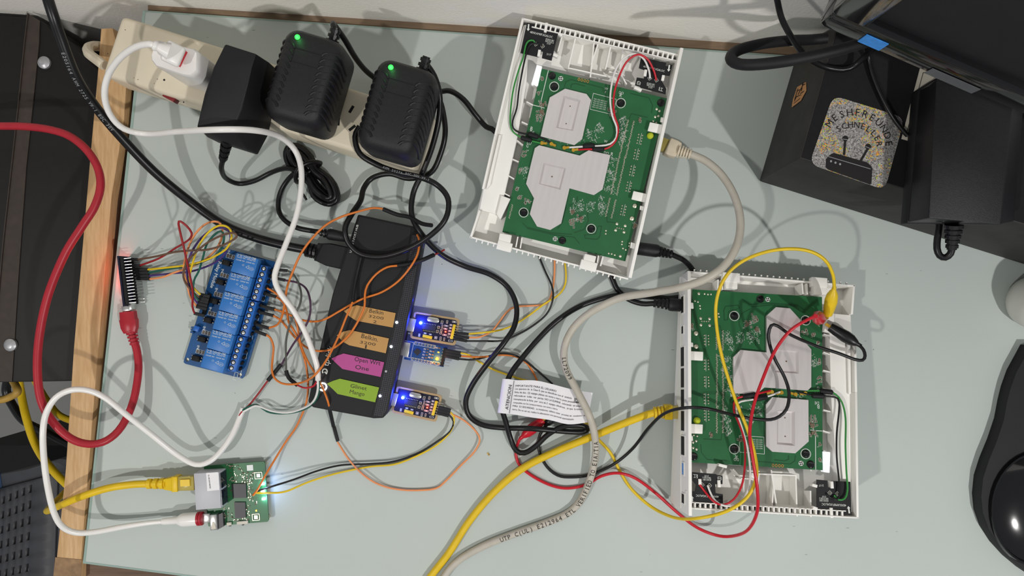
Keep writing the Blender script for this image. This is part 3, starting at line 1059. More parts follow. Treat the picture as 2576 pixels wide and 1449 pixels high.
# ---------------------------------------------------------------- usb hub
HZ = .0215
hb = T('usb_hub', 'long black seven port hub with perforated edge and coloured flags', 'usb hub', frame((775, 1017), (940, 1050), 0))
ol = [(900, 539), (1044, 570), (1066, 590), (1040, 740), (976, 1034), (964, 1052), (940, 1053), (786, 1025), (774, 1010), (836, 740)]
tp = hb.poly(ol, HZ)
MB().loft([[V((q.x, q.y, .0015)) for q in tp], tp]).build('body', M['blackm'], hb, bevel=.0012)
pl = hb.poly([(905, 545), (1034, 573), (1032, 592), (1008, 740), (935, 1046), (788, 1020), (780, 1008), (840, 740)], HZ)
MB().loft([pl, [q + V((0, 0, .0004)) for q in pl]]).build('top_plate', M['blackm'], hb)
sp = hb.poly([(1037, 592), (1062, 593), (1037, 738), (973, 1030), (962, 1048), (940, 1046), (1013, 740)], HZ)
MB().loft([sp, [q + V((0, 0, .0003)) for q in sp]]).build('perforated_strip', M['mesh'], hb)
for (x, y) in ((998, 811), (984, 872), (971, 934), (956, 996)):
    q = hb.L(x, y, HZ + .0003)
    MB().lathe(q, q + V((0, 0, .0005)), [(0, .0010), (1, .0009)], 12).build('port_light', M['white_led'] if y != 934 else M['grey'], hb)
z3b = zoom(760, 740, 4.262)
fa, fb = hb.L(1064, 600, HZ), hb.L(976, 1036, HZ)
dv = (fb - fa).normalized()
ln = (fb - fa).length
nv = V((0, 0, 1)).cross(dv)
for k in range(7):
    c_ = fa + dv * (ln * (.07 + k * .143)) - nv * .0012
    d3 = Matrix((dv, nv, V((0, 0, 1)))).transposed()
    MB().box((c_.x, c_.y, .0105), (.0145, .003, .0075), d3).build('usb_port', M['port'], hb)
    q = hb.M @ (V((c_.x, c_.y, .0105)) + nv * .006)
    if k > 1:
        lamp('port_glow', q, .0014, .0005, (.02, .03, 1))
mb = MB()
q = hb.L(812, 973, HZ + .0006)
mb.tube([q + V((math.cos(math.radians(a)) * .0030, math.sin(math.radians(a)) * .0030, 0)) for a in range(-120, 181, 25)], .00055, 6)
mb.tube([q, q + V((-.0022, .0004, 0))], .0005, 6, smooth=False)
mb.build('power_light', M['white_led'], hb)
mb = MB()
mb.text('tp-link', hb.L(826, 922, HZ + .0006), hb.L(838, 872, HZ + .0006), hs=1.0)
q = hb.L(817, 934, HZ + .0006)
mb.tube([q + V((math.cos(math.radians(a)) * .0019, math.sin(math.radians(a)) * .0019, 0)) for a in range(-60, 241, 30)], .0006, 5)
mb.bar(q + V((0, -.0004, 0)), q + V((.0022, -.0018, 0)), .0012, .0004)
mb.text('USB 3.0 7-PORT HUB', hb.L(884, 636, HZ + .0006), hb.L(902, 566, HZ + .0006), hs=.95)
mb.build('print', M['print'], hb, fix=False)

# arrow flags on the hub
def flag(label, corners, m, lines):
    t = T('arrow_flag', label, 'sticky flag', at(corners[0][0], corners[0][1], HZ), 'arrow flags on the hub')
    pz = HZ + .0012
    pp = [t.W(x, y, pz) for x, y in corners]
    MB().loft([[q - V((0, 0, .0002)) for q in pp], pp]).build('film', M[m], t)
    mb = MB()
    for body, a, b, hs in lines:
        mb.text(body, t.W(*a, pz + .0001), t.W(*b, pz + .0001), hs=hs)
    mb.build('handwriting', M['pen'] if m != 'flagpink' else M['ink'], t, fix=False)
    return t


def zz(pts):
    return [z3b(*q) for q in pts]


flag('upper brown arrow flag on the hub, handwritten number two on its last line', zz([(445, 180), (520, 140), (585, 118), (1003, 203), (972, 358), (580, 285), (510, 240)]), 'flagbrown',
     [('Belkin', z3b(718, 196), z3b(868, 222), .95), ('3200', z3b(712, 248), z3b(872, 274), .48), ('2', z3b(758, 308), z3b(796, 316), .5)])
flag('lower brown arrow flag on the hub, handwritten number one on its last line', zz([(372, 440), (440, 402), (515, 385), (930, 475), (897, 634), (505, 548), (440, 512)]), 'flagbrown',
     [('Belkin.', z3b(632, 468), z3b(810, 510), .95), ('3200', z3b(618, 527), z3b(785, 555), .48), ('1', z3b(672, 582), z3b(688, 585), .35)])
flag('magenta arrow flag on the hub', zz([(315, 692), (375, 660), (445, 636), (880, 730), (842, 888), (432, 802), (375, 750)]), 'flagpink',
     [('Open Wrt', z3b(560, 716), z3b(836, 764), 1.0), ('One', z3b(566, 800), z3b(712, 826), .75)])
flag('green arrow flag at the hub end beside the lit power ring', zz([(265, 960), (330, 930), (405, 906), (825, 1000), (783, 1160), (380, 1070), (330, 1020)]), 'flaggreen',
     [('Glinet', z3b(515, 1000), z3b(690, 1032), .8), ('Mango', z3b(508, 1062), z3b(665, 1094), .95)])

# ---------------------------------------------------------------- usb serial boards on the hub
z5 = zoom(1000, 770, 8.05)
BZ = .0105
FA = frame(z5(340, 120), z5(1255, 265), 0)
REF = T('reference', M=FA)


def oval(a, b, r, h0, h1):
    d = (b - a).normalized()
    s = V((0, 0, 1)).cross(d)
    out = []
    for c_, a0 in ((b, -90), (a, 90)):
        for k in range(7):
            an = math.radians(a0 + 30 * k)
            out.append(c_ + d * math.cos(an) * r + s * math.sin(an) * r)
    return [V((q.x, q.y, h0)) for q in out], [V((q.x, q.y, h1)) for q in out]


def serial_board(label, Mx):
    t = T('serial_adapter', label, 'circuit board', Mx, 'navy serial adapter boards on the hub')
    R = lambda x, y, h=0.: REF.L(*z5(x, y), BZ + h)
    ol = [R(*q) for q in ((385, 118), (1205, 250), (1250, 275), (1258, 320), (1180, 750), (1160, 790), (1115, 796), (300, 660), (262, 635), (256, 590), (332, 150), (350, 125))]
    MB().loft([[q - V((0, 0, .0016)) for q in ol], ol]).build('board', M['tan'], t)
    il = [R(*q) for q in ((400, 160), (1175, 285), (1208, 310), (1205, 345), (1140, 715), (1115, 748), (1080, 742), (330, 615), (300, 600), (302, 570), (370, 190), (380, 165))]
    MB().loft([il, [q + V((0, 0, .0002)) for q in il]]).build('solder_mask', M['navy'], t)
    a = [R(*q) for q in ((215, 235), (385, 262), (325, 518), (150, 490))]
    MB().loft([[V((q.x, q.y, BZ - .0022)) for q in a], [V((q.x, q.y, BZ + .0024)) for q in a]]).build('metal_plug', M['steel'], t, bevel=.0003)
    o0, o1 = oval(R(655, 262), R(800, 288), .0021, BZ, BZ + .0030)
    MB().loft([o0, o1]).build('crystal', M['steel'], t, bevel=.0004)
    q = R(470, 340)
    MB().lathe(q, q + V((0, 0, .0018)), [(0, .0013), (.6, .0012), (1, .0004)], 12).build('blue_light', M['blue_led'], t)
    q2 = t.M @ (q + V((0, 0, .0035)))
    lamp('light_glow', q2, .055, .0012, (.02, .05, 1))
    q = R(972, 520)
    MB().box(q + V((0, 0, .0003)), (.0012, .0008, .0006)).build('red_light', M['red_led'], t)
    lamp('light_glow', t.M @ (q + V((0, 0, .003))), .0012, .001, (1, .05, .02))
    a, b = R(1158, 372, .0012), R(1092, 665, .0012)
    MB().bar(a, b, .0023, .0024).build('pin_header', M['yel'], t, bevel=.0002)
    for k in range(6):
        p = a.lerp(b, (k + .5) / 6)
        e = p + (R(1310, 430) - R(1158, 402)).normalized() * .0060
        MB().cyl(p, e, .0003, n=6).build('pin', M['steel'], t)
    a, b = R(512, 600, .001), R(700, 640, .001)
    MB().bar(a, b, .0024, .0022).build('jumper', M['yel'], t, bevel=.0002)
    c_ = [R(*q) for q in ((520, 365), (790, 405), (765, 505), (500, 460))]
    MB().loft([c_, [q + V((0, 0, .0015)) for q in c_]]).build('chip', M['chip'], t)
    mb = MB()
    for k in range(8):
        for (xa, ya, xb, yb) in ((545, 350, 770, 385), (525, 490, 740, 525)):
            p = R(xa + (xb - xa) * k / 7, ya + (yb - ya) * k / 7, .0003)
            mb.box(p, (.0004, .0009, .0004))
    mb.build('chip_pin', M['solder'], t, kind='stuff')
    mb = MB()
    rr = random.Random(3)
    for (x, y, w, h) in ((900, 330, .0016, .0026), (1005, 320, .0012, .0024), (1150, 320, .0034, .0012), (905, 420, .001, .0028), (985, 400, .0032, .001), (970, 460, .0028, .001),
                         (830, 430, .0018, .002), (805, 515, .0018, .0022), (880, 520, .0015, .004), (955, 585, .0034, .001), (870, 660, .0012, .003), (945, 670, .001, .0024), (1070, 705, .0034, .0012),
                         (1085, 385, .0022, .0012), (1075, 445, .0022, .0012), (1060, 505, .0022, .0012), (1050, 565, .0022, .0012), (1040, 625, .0022, .0012), (440, 590, .0012, .0024), (775, 640, .002, .002), (665, 575, .002, .0008), (560, 550, .002, .0008)):
        c_ = R(x, y, .00035)
        for dx, dy, ww, hh in ((0, h / 2, w, .00022), (0, -h / 2, w, .00022), (w / 2, 0, .00022, h), (-w / 2, 0, .00022, h)):
            mb.box(c_ + V((dx, dy, 0)), (ww, hh, .0001))
        if rr.random() < .75:
            mb.box(c_, (w * .45, h * .45, .0002))
    mb.build('silkscreen', M['print'], t, kind='stuff')
    mb = MB()
    for (x, y) in ((900, 330), (1005, 320), (830, 430), (805, 515), (880, 520), (870, 660), (945, 670), (905, 420)):
        mb.box(R(x, y, .0005), (.0008, .0012, .0006))
    mb.build('component', M['comp'], t, kind='stuff')
    return t


sb1 = serial_board('navy serial adapter with tan border beside the upper brown flag', FA)
sb2 = serial_board('navy serial adapter with tan border beside the green flag', frame(z3b(1020, 975), z3b(1505, 1075), 0))

# blue programmer board between them
bp = T('adapter_board', 'blue adapter board with amber light between the two navy ones', 'circuit board', frame(z5(205, 690), z5(1010, 830), 0))
R = lambda x, y, h=0.: bp.L(*z5(x, y), BZ + h)
ol = [R(*q) for q in ((205, 688), (1012, 832), (930, 1235), (130, 1075))]
MB().loft([[q - V((0, 0, .0016)) for q in ol], ol]).build('board', M['pcbblue'], bp)
a = [R(*q) for q in ((100, 712), (272, 745), (218, 1030), (45, 985))]
MB().loft([[V((q.x, q.y, BZ - .0022)) for q in a], [V((q.x, q.y, BZ + .0024)) for q in a]]).build('metal_plug', M['steel'], bp, bevel=.0003)
c_ = [R(*q) for q in ((405, 850), (485, 915), (405, 1000), (325, 925))]
MB().loft([c_, [q + V((0, 0, .0013)) for q in c_]]).build('chip', M['chip'], bp)
mb = MB()
for (xa, ya, xb, yb) in ((375, 745, 740, 822), (310, 1070, 670, 1140)):
    for k in range(7):
        p = R(xa + (xb - xa) * k / 6, ya + (yb - ya) * k / 6, .0002)
        mb.tube([p + V((math.cos(i * 1.05) * .0007, math.sin(i * 1.05) * .0007, 0)) for i in range(7)], .0002, 4)
mb.build('plated_hole', M['solder'], bp, kind='stuff')
mb = MB()
for quad in (((350, 718), (772, 800), (755, 860), (340, 778)), ((285, 1040), (705, 1125), (690, 1175), (275, 1095)), ((140, 700), (330, 742), (265, 1050), (120, 1020)), ((720, 1125), (855, 1150), (845, 1205), (710, 1178))):
    pp = [R(*q, .0002) for q in quad]
    for i in range(4):
        mb.bar(pp[i], pp[(i + 1) % 4], .00022, .0001)
for (x, y) in ((590, 870), (580, 925), (565, 985), (550, 1045), (710, 915), (695, 975), (680, 1040), (835, 845)):
    mb.text('R5', R(x - 60, y + 10, .0002), R(x - 20, y + 18, .0002))
mb.build('silkscreen', M['print'], bp, kind='stuff', fix=False)
mb = MB()
for (x, y) in ((610, 870), (600, 932), (590, 990), (575, 1048), (725, 920), (710, 985), (698, 1045), (850, 850), (745, 1160), (825, 1175)):
    mb.box(R(x, y, .0003), (.0018, .0009, .0007))
mb.build('component', M['comp'], bp, kind='stuff')
q = R(800, 1068)
MB().lathe(q, q + V((0, 0, .0012)), [(0, .0014), (.7, .0013), (1, .0005)], 12).build('amber_light', M['amber_led'], bp)
lamp('light_glow', bp.M @ (q + V((0, 0, .003))), .010, .0008, (1, .36, .03))
q = R(830, 935)
MB().box(q + V((0, 0, .0004)), (.0014, .0009, .0007)).build('amber_light', M['amber_led'], bp)
a, b = R(965, 850, .0012), R(895, 1215, .0012)
MB().bar(a, b, .0024, .0024).build('pin_header', M['dark'], bp)
for k in range(6):
    p = a.lerp(b, (k + .5) / 6)
    e = p + (R(1095, 1090) - R(970, 1065)).normalized() * (.0062 if k > 2 else .004)
    MB().cyl(p - (e - p).normalized() * .002, e, .0003, n=6).build('pin', M['steel'], bp)


# wire housings
def housing(t, a, b, w=.0025, th=.0025, name='connector', m='blackm'):
    return MB().bar(t.inv @ P(*a), t.inv @ P(*b), w, th).build(name, M[m], t, bevel=.0002)


def lead(label, pts, m, r=.0008, ends=(), name='jumper_wire', cat='wire', group=None, n=8):
    """jumper wire with its connector housings or heat-shrink sleeves as parts"""
    w = path3(pts)
    t = T(name, label, cat, Matrix.Translation(w[0]), group)
    MB().tube([q - w[0] for q in w], r, n).build('insulation', M[m], t, angle=60)
    for e in ends:
        if e[0] == 'c':
            housing(t, e[1], e[2], *(e[3:] or ()))
        else:
            MB().tube([t.inv @ q for q in path3(e[1])], e[2] if len(e) > 2 else .0017, 8).build('sleeve', M['blackm'], t, angle=60)
    return t


zz_ = .0118
lead('yellow jumper wire from upper navy adapter to the router underside', [(1178, 840, zz_), (1222, 836, .010), (1255, 831, .006), (1290, 819, .003), (1330, 794, .002), (1370, 764, .004), (1400, 746, .004), (1418, 725, .002), (1424, 698, .002), (1420, 655, .002), (1410, 620, .002)], 'wyel', ends=[('c', (1146, 837, zz_), (1179, 841, zz_))])
lead('orange jumper wire from upper navy adapter to the router underside', [(1179, 849, zz_), (1206, 848, .010), (1236, 834, .007), (1255, 811, .004), (1274, 786, .003), (1296, 772, .0025), (1340, 769, .0015), (1374, 764, .0015), (1388, 738, .0015), (1394, 700, .0015), (1395, 655, .002), (1390, 620, .002)], 'peach', ends=[('c', (1144, 845, zz_), (1180, 850, zz_))])
lead('black jumper wire from upper navy adapter to the router underside', [(1174, 858, zz_), (1220, 858, .008), (1262, 857, .004), (1300, 843, .002), (1340, 820, .002), (1374, 791, .003), (1390, 757, .006), (1389, 722, .005), (1371, 681, .003), (1356, 643, .002), (1350, 610, .002)], 'wblack', ends=[('c', (1142, 852, zz_), (1175, 858, zz_))])
lead('yellow jumper wire from blue adapter board to below the paper tag', [(1158, 888, zz_), (1180, 893, .010), (1202, 908, .006), (1240, 929, .002), (1280, 944, .002), (1312, 954, .002), (1345, 962, .002)], 'wyel', ends=[('c', (1121, 881, zz_), (1159, 888, zz_))])
lead('orange jumper wire from blue adapter board to below the paper tag', [(1159, 896, zz_), (1210, 898, .009), (1260, 893, .005), (1300, 898, .004), (1328, 917, .003), (1344, 942, .003), (1352, 960, .003)], 'orange', ends=[('c', (1121, 888, zz_), (1160, 896, zz_))])
lead('black jumper wire from blue adapter board to below the paper tag', [(1155, 903, zz_), (1190, 905, .01), (1226, 897, .0075), (1256, 889, .008), (1290, 892, .007), (1320, 907, .004), (1356, 936, .003), (1390, 966, .003)], 'wblack', ends=[('c', (1119, 895, zz_), (1155, 903, zz_))])
lead('yellow jumper wire from lower navy adapter to small router board', [(1133, 1037, zz_), (1142, 1050, .011), (1138, 1076, .008), (1120, 1101, .005), (1080, 1131, .003), (1000, 1166, .002), (930, 1174, .002), (850, 1190, .003), (780, 1211, .006), (720, 1236, .010), (680, 1240, .012), (642, 1240, .009)], 'wyel', ends=[('c', (1103, 1024, zz_), (1134, 1032, zz_))])
lead('black jumper wire from lower navy adapter to small router board', [(1129, 1043, zz_), (1141, 1060, .010), (1132, 1085, .007), (1100, 1111, .004), (1050, 1141, .002), (990, 1161, .0035), (930, 1167, .004), (860, 1170, .004), (800, 1184, .006), (740, 1206, .009), (690, 1222, .012), (645, 1236, .009)], 'wblack', ends=[('c', (1099, 1038, zz_), (1129, 1046, zz_))])
lead('orange jumper wire from lower navy adapter curving round to the inline connector', [(1133, 1040, zz_), (1168, 1058, .009), (1198, 1086, .005), (1207, 1108, .004), (1192, 1138, .003), (1160, 1170, .002), (1122, 1209, .0015), (1098, 1228, .002), (1060, 1233, .002), (1010, 1232, .002), (962, 1222, .003), (920, 1199, .005), (880, 1159, .004), (849, 1112, .003)], 'peach',
     ends=[('c', (1101, 1031, zz_), (1132, 1039, zz_)), ('c', (850, 1110, .003), (840, 1073, .003))])

# ---------------------------------------------------------------- relay board
zr_ = zoom(260, 520, 3.15)
rb = T('relay_board', 'blue six channel relay board with screw terminals on the desk', 'circuit board', frame(zr_(635, 1230), zr_(1105, 1360), 0))
RZ = .0045
R = lambda x, y, h=0.: rb.L(*zr_(x, y), RZ + h)
ol = [R(*q) for q in ((925, 325), (940, 322), (1375, 440), (1392, 455), (1385, 480), (1118, 1345), (1100, 1362), (650, 1245), (635, 1232), (640, 1210), (912, 345))]
holes = []
for x, y in ((945, 348), (665, 1212), (1083, 1332), (1368, 462)):
    c_ = R(x, y)
    holes.append([c_ + V((math.cos(k * .7854) * .0016, math.sin(k * .7854) * .0016, 0)) for k in range(8)])
MB().plate(ol, holes, RZ - .0016, RZ).build('board', M['blue'], rb)
for x, y in ((945, 348), (665, 1212), (1083, 1332), (1368, 462)):
    c_ = R(x, y)
    MB().cyl(V((c_.x, c_.y, .0002)), V((c_.x, c_.y, RZ - .0016)), .0024, n=8).build('standoff', M['solder'], rb)
prt = MB()
for k in range(6):
    dx, dy = -48 * k, 151.4 * k
    h = .0155
    tp = [R(x + dx, y + dy, h) for x, y in ((1052, 368), (1232, 416), (1185, 566), (1006, 512))]
    rl = MB().loft([[V((q.x, q.y, RZ)) for q in tp], tp]).build('relay', M['relay'], rb, bevel=.0006)
    pm = MB()
    U = lambda x, y: R(x + dx, y + dy, h + .0001)
    pm.text('SRD-05VDC-SL-C', U(1212, 408), U(1062, 372), hs=1.2)
    pm.text('10A 250VAC  10A 125VAC', U(1206, 428), U(1058, 392), hs=1.0)
    pm.text('10A 30VDC  10A 28VDC', U(1200, 448), U(1052, 412), hs=1.0)
    for p3 in (((1128, 478), (1155, 466), (1148, 492)),):
        q3 = [U(*q) for q in p3]
        for i in range(3):
            pm.bar(q3[i], q3[(i + 1) % 3], .0002, .0001)
    c_ = U(1172, 492)
    pm.tube([c_ + V((math.cos(i * .5) * .0020, math.sin(i * .5) * .0013, 0)) for i in range(14)], .0001, 4)
    pm.text('CQC', c_ + V((.0013, .0004, 0)), c_ + V((-.0013, .0002, 0)))
    c_ = U(1108, 462)
    pm.tube([c_ + V((math.cos(i * .8) * .0007, math.sin(i * .8) * .0007, 0)) for i in range(9)], .0001, 4)
    pm.build('print', M['print'], rl, fix=False)
    # optocoupler
    c_ = R(975 + dx, 445 + dy, .0018)
    d3 = Matrix.Rotation(math.radians(0), 3, 'Z')
    MB().box(c_, (.0066, .0044, .0030), d3).build('optocoupler', M['dark'], rb, bevel=.0003)
    pn = MB()
    for yy in (-.0013, .0013):
        for xx in (-.0038, .0038):
            pn.box(c_ + V((xx, yy, -.0012)), (.0014, .0007, .0006))
    pn.build('optocoupler_pin', M['solder'], rb, kind='stuff')
    sm = MB()
    for i in range(3):
        sm.box(R(985 + dx + i * 22, 388 + dy + i * 6, .0004), (.0012, .0022, .0006))
    sm.build('component', M['comp'], rb, kind='stuff')
    for i in range(3):
        p = R(985 + dx + i * 22, 388 + dy + i * 6, .0002)
        for sx, sy, ww, hh in ((0, .0018, .0022, .0002), (0, -.0018, .0022, .0002), (.0011, 0, .0002, .0036), (-.0011, 0, .0002, .0036)):
            prt.box(p + V((sx, sy, 0)), (ww, hh, .0001))
    prt.text('IN%d' % (k + 1), R(985 + dx - 2, 342 + dy + (0 if k else 0), .0002), R(993 + dx - 13, 342 + dy + 42, .0002))
prt.text('Relay Module', R(912, 432, .0002), R(845, 640, .0002), hs=1.0)
# white circuit outline along the terminal edge
for k in range(6):
    dx, dy = -48 * k, 151.4 * k
    pp = [R(x + dx, y + dy, .0002) for x, y in ((1335, 540), (1322, 600), (1300, 595), (1310, 560), (1285, 552), (1268, 610), (1290, 618))]
    for i in range(len(pp) - 1):
        prt.bar(pp[i], pp[i + 1], .0003, .0001)
pp = [R(x, y, .0002) for x, y in ((1195, 412), (1278, 432), (1268, 465))]
for i in range(2):
    prt.bar(pp[i], pp[i + 1], .0003, .0001)
prt.build('silkscreen', M['print'], rb, fix=False)
for bi, (x0, y0, x1, y1) in enumerate(((1270, 490, 1197, 716), (1180, 770, 1107, 998), (1088, 1050, 1013, 1278))):
    h = .0105
    tp = [R(x, y, h) for x, y in ((x0 - 24, y0 - 30), (x0 + 38, y0 - 14), (x1 + 34, y1 + 34), (x1 - 30, y1 + 18))]
    tb = MB().loft([[V((q.x, q.y, RZ)) for q in tp], tp]).build('terminal_block', M['term'], rb, bevel=.0004)
    for k in range(6):
        u = k / 5
        c_ = R(x0 + (x1 - x0) * u, y0 + (y1 - y0) * u, h)
        MB().lathe(c_ - V((0, 0, .001)), c_ + V((0, 0, .0002)), [(0, .0021), (1, .0021)], 14).build('screw_well', M['dark'], tb)
        c_ = c_ + V((.0003, 0, .0003))
        MB().lathe(c_, c_ + V((0, 0, .0005)), [(0, .0014), (.6, .0014), (1, .001)], 12).build('screw', M['steel'], tb)
        e_ = R(x0 + (x1 - x0) * u + 46, y0 + (y1 - y0) * u + 14, h)
        MB().box(V((e_.x, e_.y, RZ + .0032)), (.0016, .0028, .0038), Matrix.Rotation(math.radians(-15), 3, 'Z')).build('wire_entry', M['dark'], tb)
# input header and jumper
a, b = R(845, 690, .002), R(795, 855, .002)
MB().bar(a, b, .0025, .003).build('pin_header', M['dark'], rb)
a, b = R(752, 945, .002), R(738, 985, .002)
MB().bar(a, b, .0045, .005).build('jumper_cap', M['term'], rb, bevel=.0003)
for k in range(3):
    q = R(712 - k * 3, 958 + k * 18, .002)
    MB().box(q, (.0025, .0014, .003)).build('header_pin', M['blue'], rb)

# jumper wires from the microcontroller to the relay input
def inwire(col, m, pts, ex, ey):
    k = {'brown': 1.16, 'dark red': 1.26, 'yellow': 1.0, 'green': .96, 'purple': .86, 'orange': .76}[col]
    pts = [pts[0]] + [(x, y, z * k if z > .02 else z * (.5 + .5 * k)) for x, y, z in pts[1:-1]] + [pts[-1]]
    return lead(col + ' jumper wire arching from the microcontroller to the relay board input', pts, m, r=.00085,
                ends=[('c', (pts[0][0] - 32, pts[0][1] - 1, pts[0][2]), (pts[0][0] + 1, pts[0][1], pts[0][2])), ('c', (pts[-1][0] - 2, pts[-1][1] - 1, .013), (pts[-1][0] + 24, pts[-1][1] + 5, .011))],
                group='coloured wires into the relay board')


inwire('brown', 'wbrown', [(346, 653, .006), (392, 645, .016), (440, 634, .026), (482, 630, .034), (522, 628, .042), (560, 617, .05), (590, 601, .055), (595, 592, .057), (586, 586, .057), (558, 592, .05), (518, 613, .042), (480, 647, .034), (467, 667, .03), (461, 690, .026), (467, 712, .02), (488, 738, .015), (502, 749, .013)], 0, 0)
inwire('dark red', 'wred', [(352, 668, .006), (400, 650, .016), (440, 625, .024), (462, 612, .032), (478, 600, .038), (482, 586, .044), (470, 569, .048), (454, 557, .05), (449, 562, .049), (455, 592, .045), (463, 625, .041), (471, 662, .036), (479, 700, .029), (485, 736, .022), (484, 772, .016), (490, 789, .013)], 0, 0)
inwire('yellow', 'wyel', [(371, 678, .004), (420, 673, .012), (470, 667, .022), (510, 657, .032), (545, 642, .042), (570, 625, .05), (581, 604, .055), (582, 585, .058), (575, 573, .058), (560, 567, .056), (540, 572, .052), (515, 595, .046), (495, 630, .038), (482, 672, .03), (477, 700, .024), (487, 724, .018), (504, 741, .014)], 0, 0)
inwire('green', 'wgreen', [(373, 686, .004), (430, 676, .012), (480, 668, .02), (530, 650, .03), (552, 632, .038), (562, 610, .044), (563, 592, .048), (555, 582, .05), (540, 590, .047), (520, 615, .041), (510, 650, .034), (500, 682, .027), (488, 706, .022), (487, 738, .018), (500, 756, .014)], 0, 0)
inwire('purple', 'wpurple', [(375, 694, .004), (430, 688, .010), (480, 683, .017), (530, 666, .027), (560, 645, .037), (575, 620, .045), (580, 600, .05), (576, 581, .052), (560, 573, .052), (535, 577, .049), (510, 595, .044), (490, 620, .039), (476, 650, .033), (470, 682, .027), (475, 712, .02), (484, 745, .016), (498, 764, .014)], 0, 0)
inwire('orange', 'peach', [(376, 702, .004), (410, 697, .010), (440, 685, .015), (480, 672, .023), (520, 650, .033), (545, 625, .041), (557, 600, .047), (560, 580, .051), (555, 563, .053), (540, 557, .053), (515, 565, .05), (490, 590, .044), (475, 620, .037), (465, 655, .030), (462, 682, .024), (470, 712, .019), (480, 750, .015), (496, 772, .013)], 0, 0)

# output leads on the terminal side
OG = 'orange wires leaving the relay terminals'
HTZ = .008
lead('grey wire from the first relay terminal ending in a black sleeve near the hub corner', [(723, 681, HTZ), (738, 690, .010), (752, 715, .016), (758, 745, .022), (752, 772, .024), (738, 795, .024), (727, 822, .022), (720, 855, .018), (719, 895, .012), (720, 934, .006)], 'wgrey', .00085, [('c', (692, 678, HTZ), (723, 681, HTZ)), ('s', [(720, 932, .006), (726, 950, .006), (748, 969, .008)])])
lead('plum wire from the second terminal ending in a straight black sleeve', [(716, 705, HTZ), (748, 711, .014), (770, 726, .022), (780, 755, .030), (780, 790, .032), (772, 814, .030), (756, 840, .022), (735, 870, .014), (715, 905, .006), (706, 920, .004)], 'wplum', .00085, [('c', (690, 699, HTZ), (717, 705, HTZ)), ('s', [(707, 917, .004), (690, 938, .004), (674, 957, .004)])])
lead('pinkish core joining the black sleeve to the cut white cable', [(748, 969, .008), (768, 976, .016), (790, 970, .026), (799, 955, .031)], 'alred', .0008, name='signal_core')
lead('dark red core from the straight sleeve to the white jacket by the small router', [(674, 957, .004), (650, 990, .004), (628, 1018, .006), (608, 1036, .0075), (602, 1046, .0075)], 'wred', .0008, name='signal_core')
lead('orange wire with no housing dropping from terminals to the inline connector', [(664, 721, .008), (690, 735, .010), (714, 756, .014), (735, 785, .020), (747, 815, .020), (752, 845, .018), (758, 872, .018), (772, 905, .022), (790, 935, .0245), (803, 958, .0245), (817, 988, .0245), (825, 1010, .0245), (830, 1030, .018)], 'orange', .0009, [('c', (829, 1029, .017), (839, 1072, .004))], group=OG)
lead('orange wire from terminals crossing the desk to the small green router board', [(695, 747, HTZ), (712, 760, .012), (722, 785, .016), (726, 810, .018), (736, 826, .018), (750, 850, .016), (757, 874, .014), (766, 902, .010), (772, 932, .008), (775, 962, .008), (773, 1000, .006), (765, 1030, .004), (745, 1074, .003), (720, 1110, .003), (695, 1150, .006), (668, 1195, .012), (650, 1228, .012), (637, 1246, .009)], 'orange', .0009, [('c', (663, 738, HTZ), (696, 747, HTZ))], group=OG)
lead('orange wire from terminals sweeping over the hub to the cord crossing at its upper corner', [(690, 778, HTZ), (720, 788, .010), (750, 802, .012), (776, 808, .016), (800, 808, .022), (822, 801, .0245), (850, 785, .0240), (885, 765, .0240), (916, 750, .0245), (960, 735, .025), (1000, 709, .0255), (1030, 675, .0290), (1050, 640, .0275), (1055, 606, .0250), (1049, 590, .0240)], 'orange', .0009, [('c', (655, 769, HTZ), (691, 778, HTZ))], group=OG)
lead('orange wire from terminals bending up past the brown flags to a red tipped sleeve', [(687, 794, HTZ), (706, 805, .008), (726, 830, .008), (745, 852, .009), (765, 870, .010), (785, 880, .018), (806, 883, .0240), (830, 880, .0250), (856, 864, .0255), (882, 838, .026), (905, 800, .027), (917, 770, .028), (918, 742, .0275), (924, 718, .026), (946, 690, .025), (974, 672, .025), (1002, 668, .025)], 'orange', .0009, [('c', (652, 785, HTZ), (688, 794, HTZ)), ('s', [(1000, 668, .025), (1028, 664, .025), (1060, 655, .026), (1092, 641, .020)])], group=OG)
lead('short red core between black sleeve and cord beside the hub', [(1090, 642, .021), (1102, 637, .017), (1118, 628, .013)], 'wred', .0008, name='signal_core')
lead('orange wire from terminals arching high over the black plug to a sleeve above the hub', [(676, 825, HTZ), (696, 818, .012), (706, 804, .018), (713, 782, .024), (718, 750, .03), (723, 720, .034), (736, 685, .038), (756, 640, .040), (785, 600, .040), (820, 566, .038), (860, 545, .034), (902, 532, .030), (940, 523, .026), (966, 526, .022)], 'orange', .0009, [('c', (641, 815, HTZ), (677, 826, HTZ)), ('s', [(964, 526, .022), (1000, 540, .023), (1030, 546, .027), (1060, 562, .034), (1086, 567, .042)])], group=OG)
lead('orange wire from lowest used terminal looping round under the white cable and up the hub', [(668, 841, HTZ), (680, 850, .007), (688, 872, .006), (686, 900, .005), (684, 930, .006), (690, 950, .008), (706, 963, .010), (730, 967, .013), (760, 962, .018), (790, 945, .036), (820, 908, .034), (850, 850, .030), (870, 800, .029), (884, 768, .0285), (887, 758, .028)], 'orange', .0009, [('c', (641, 832, HTZ), (670, 843, HTZ)), ('s', [(887, 760, .0280), (892, 720, .0255), (898, 690, .0245), (908, 648, .025)], .0013)], group=OG)

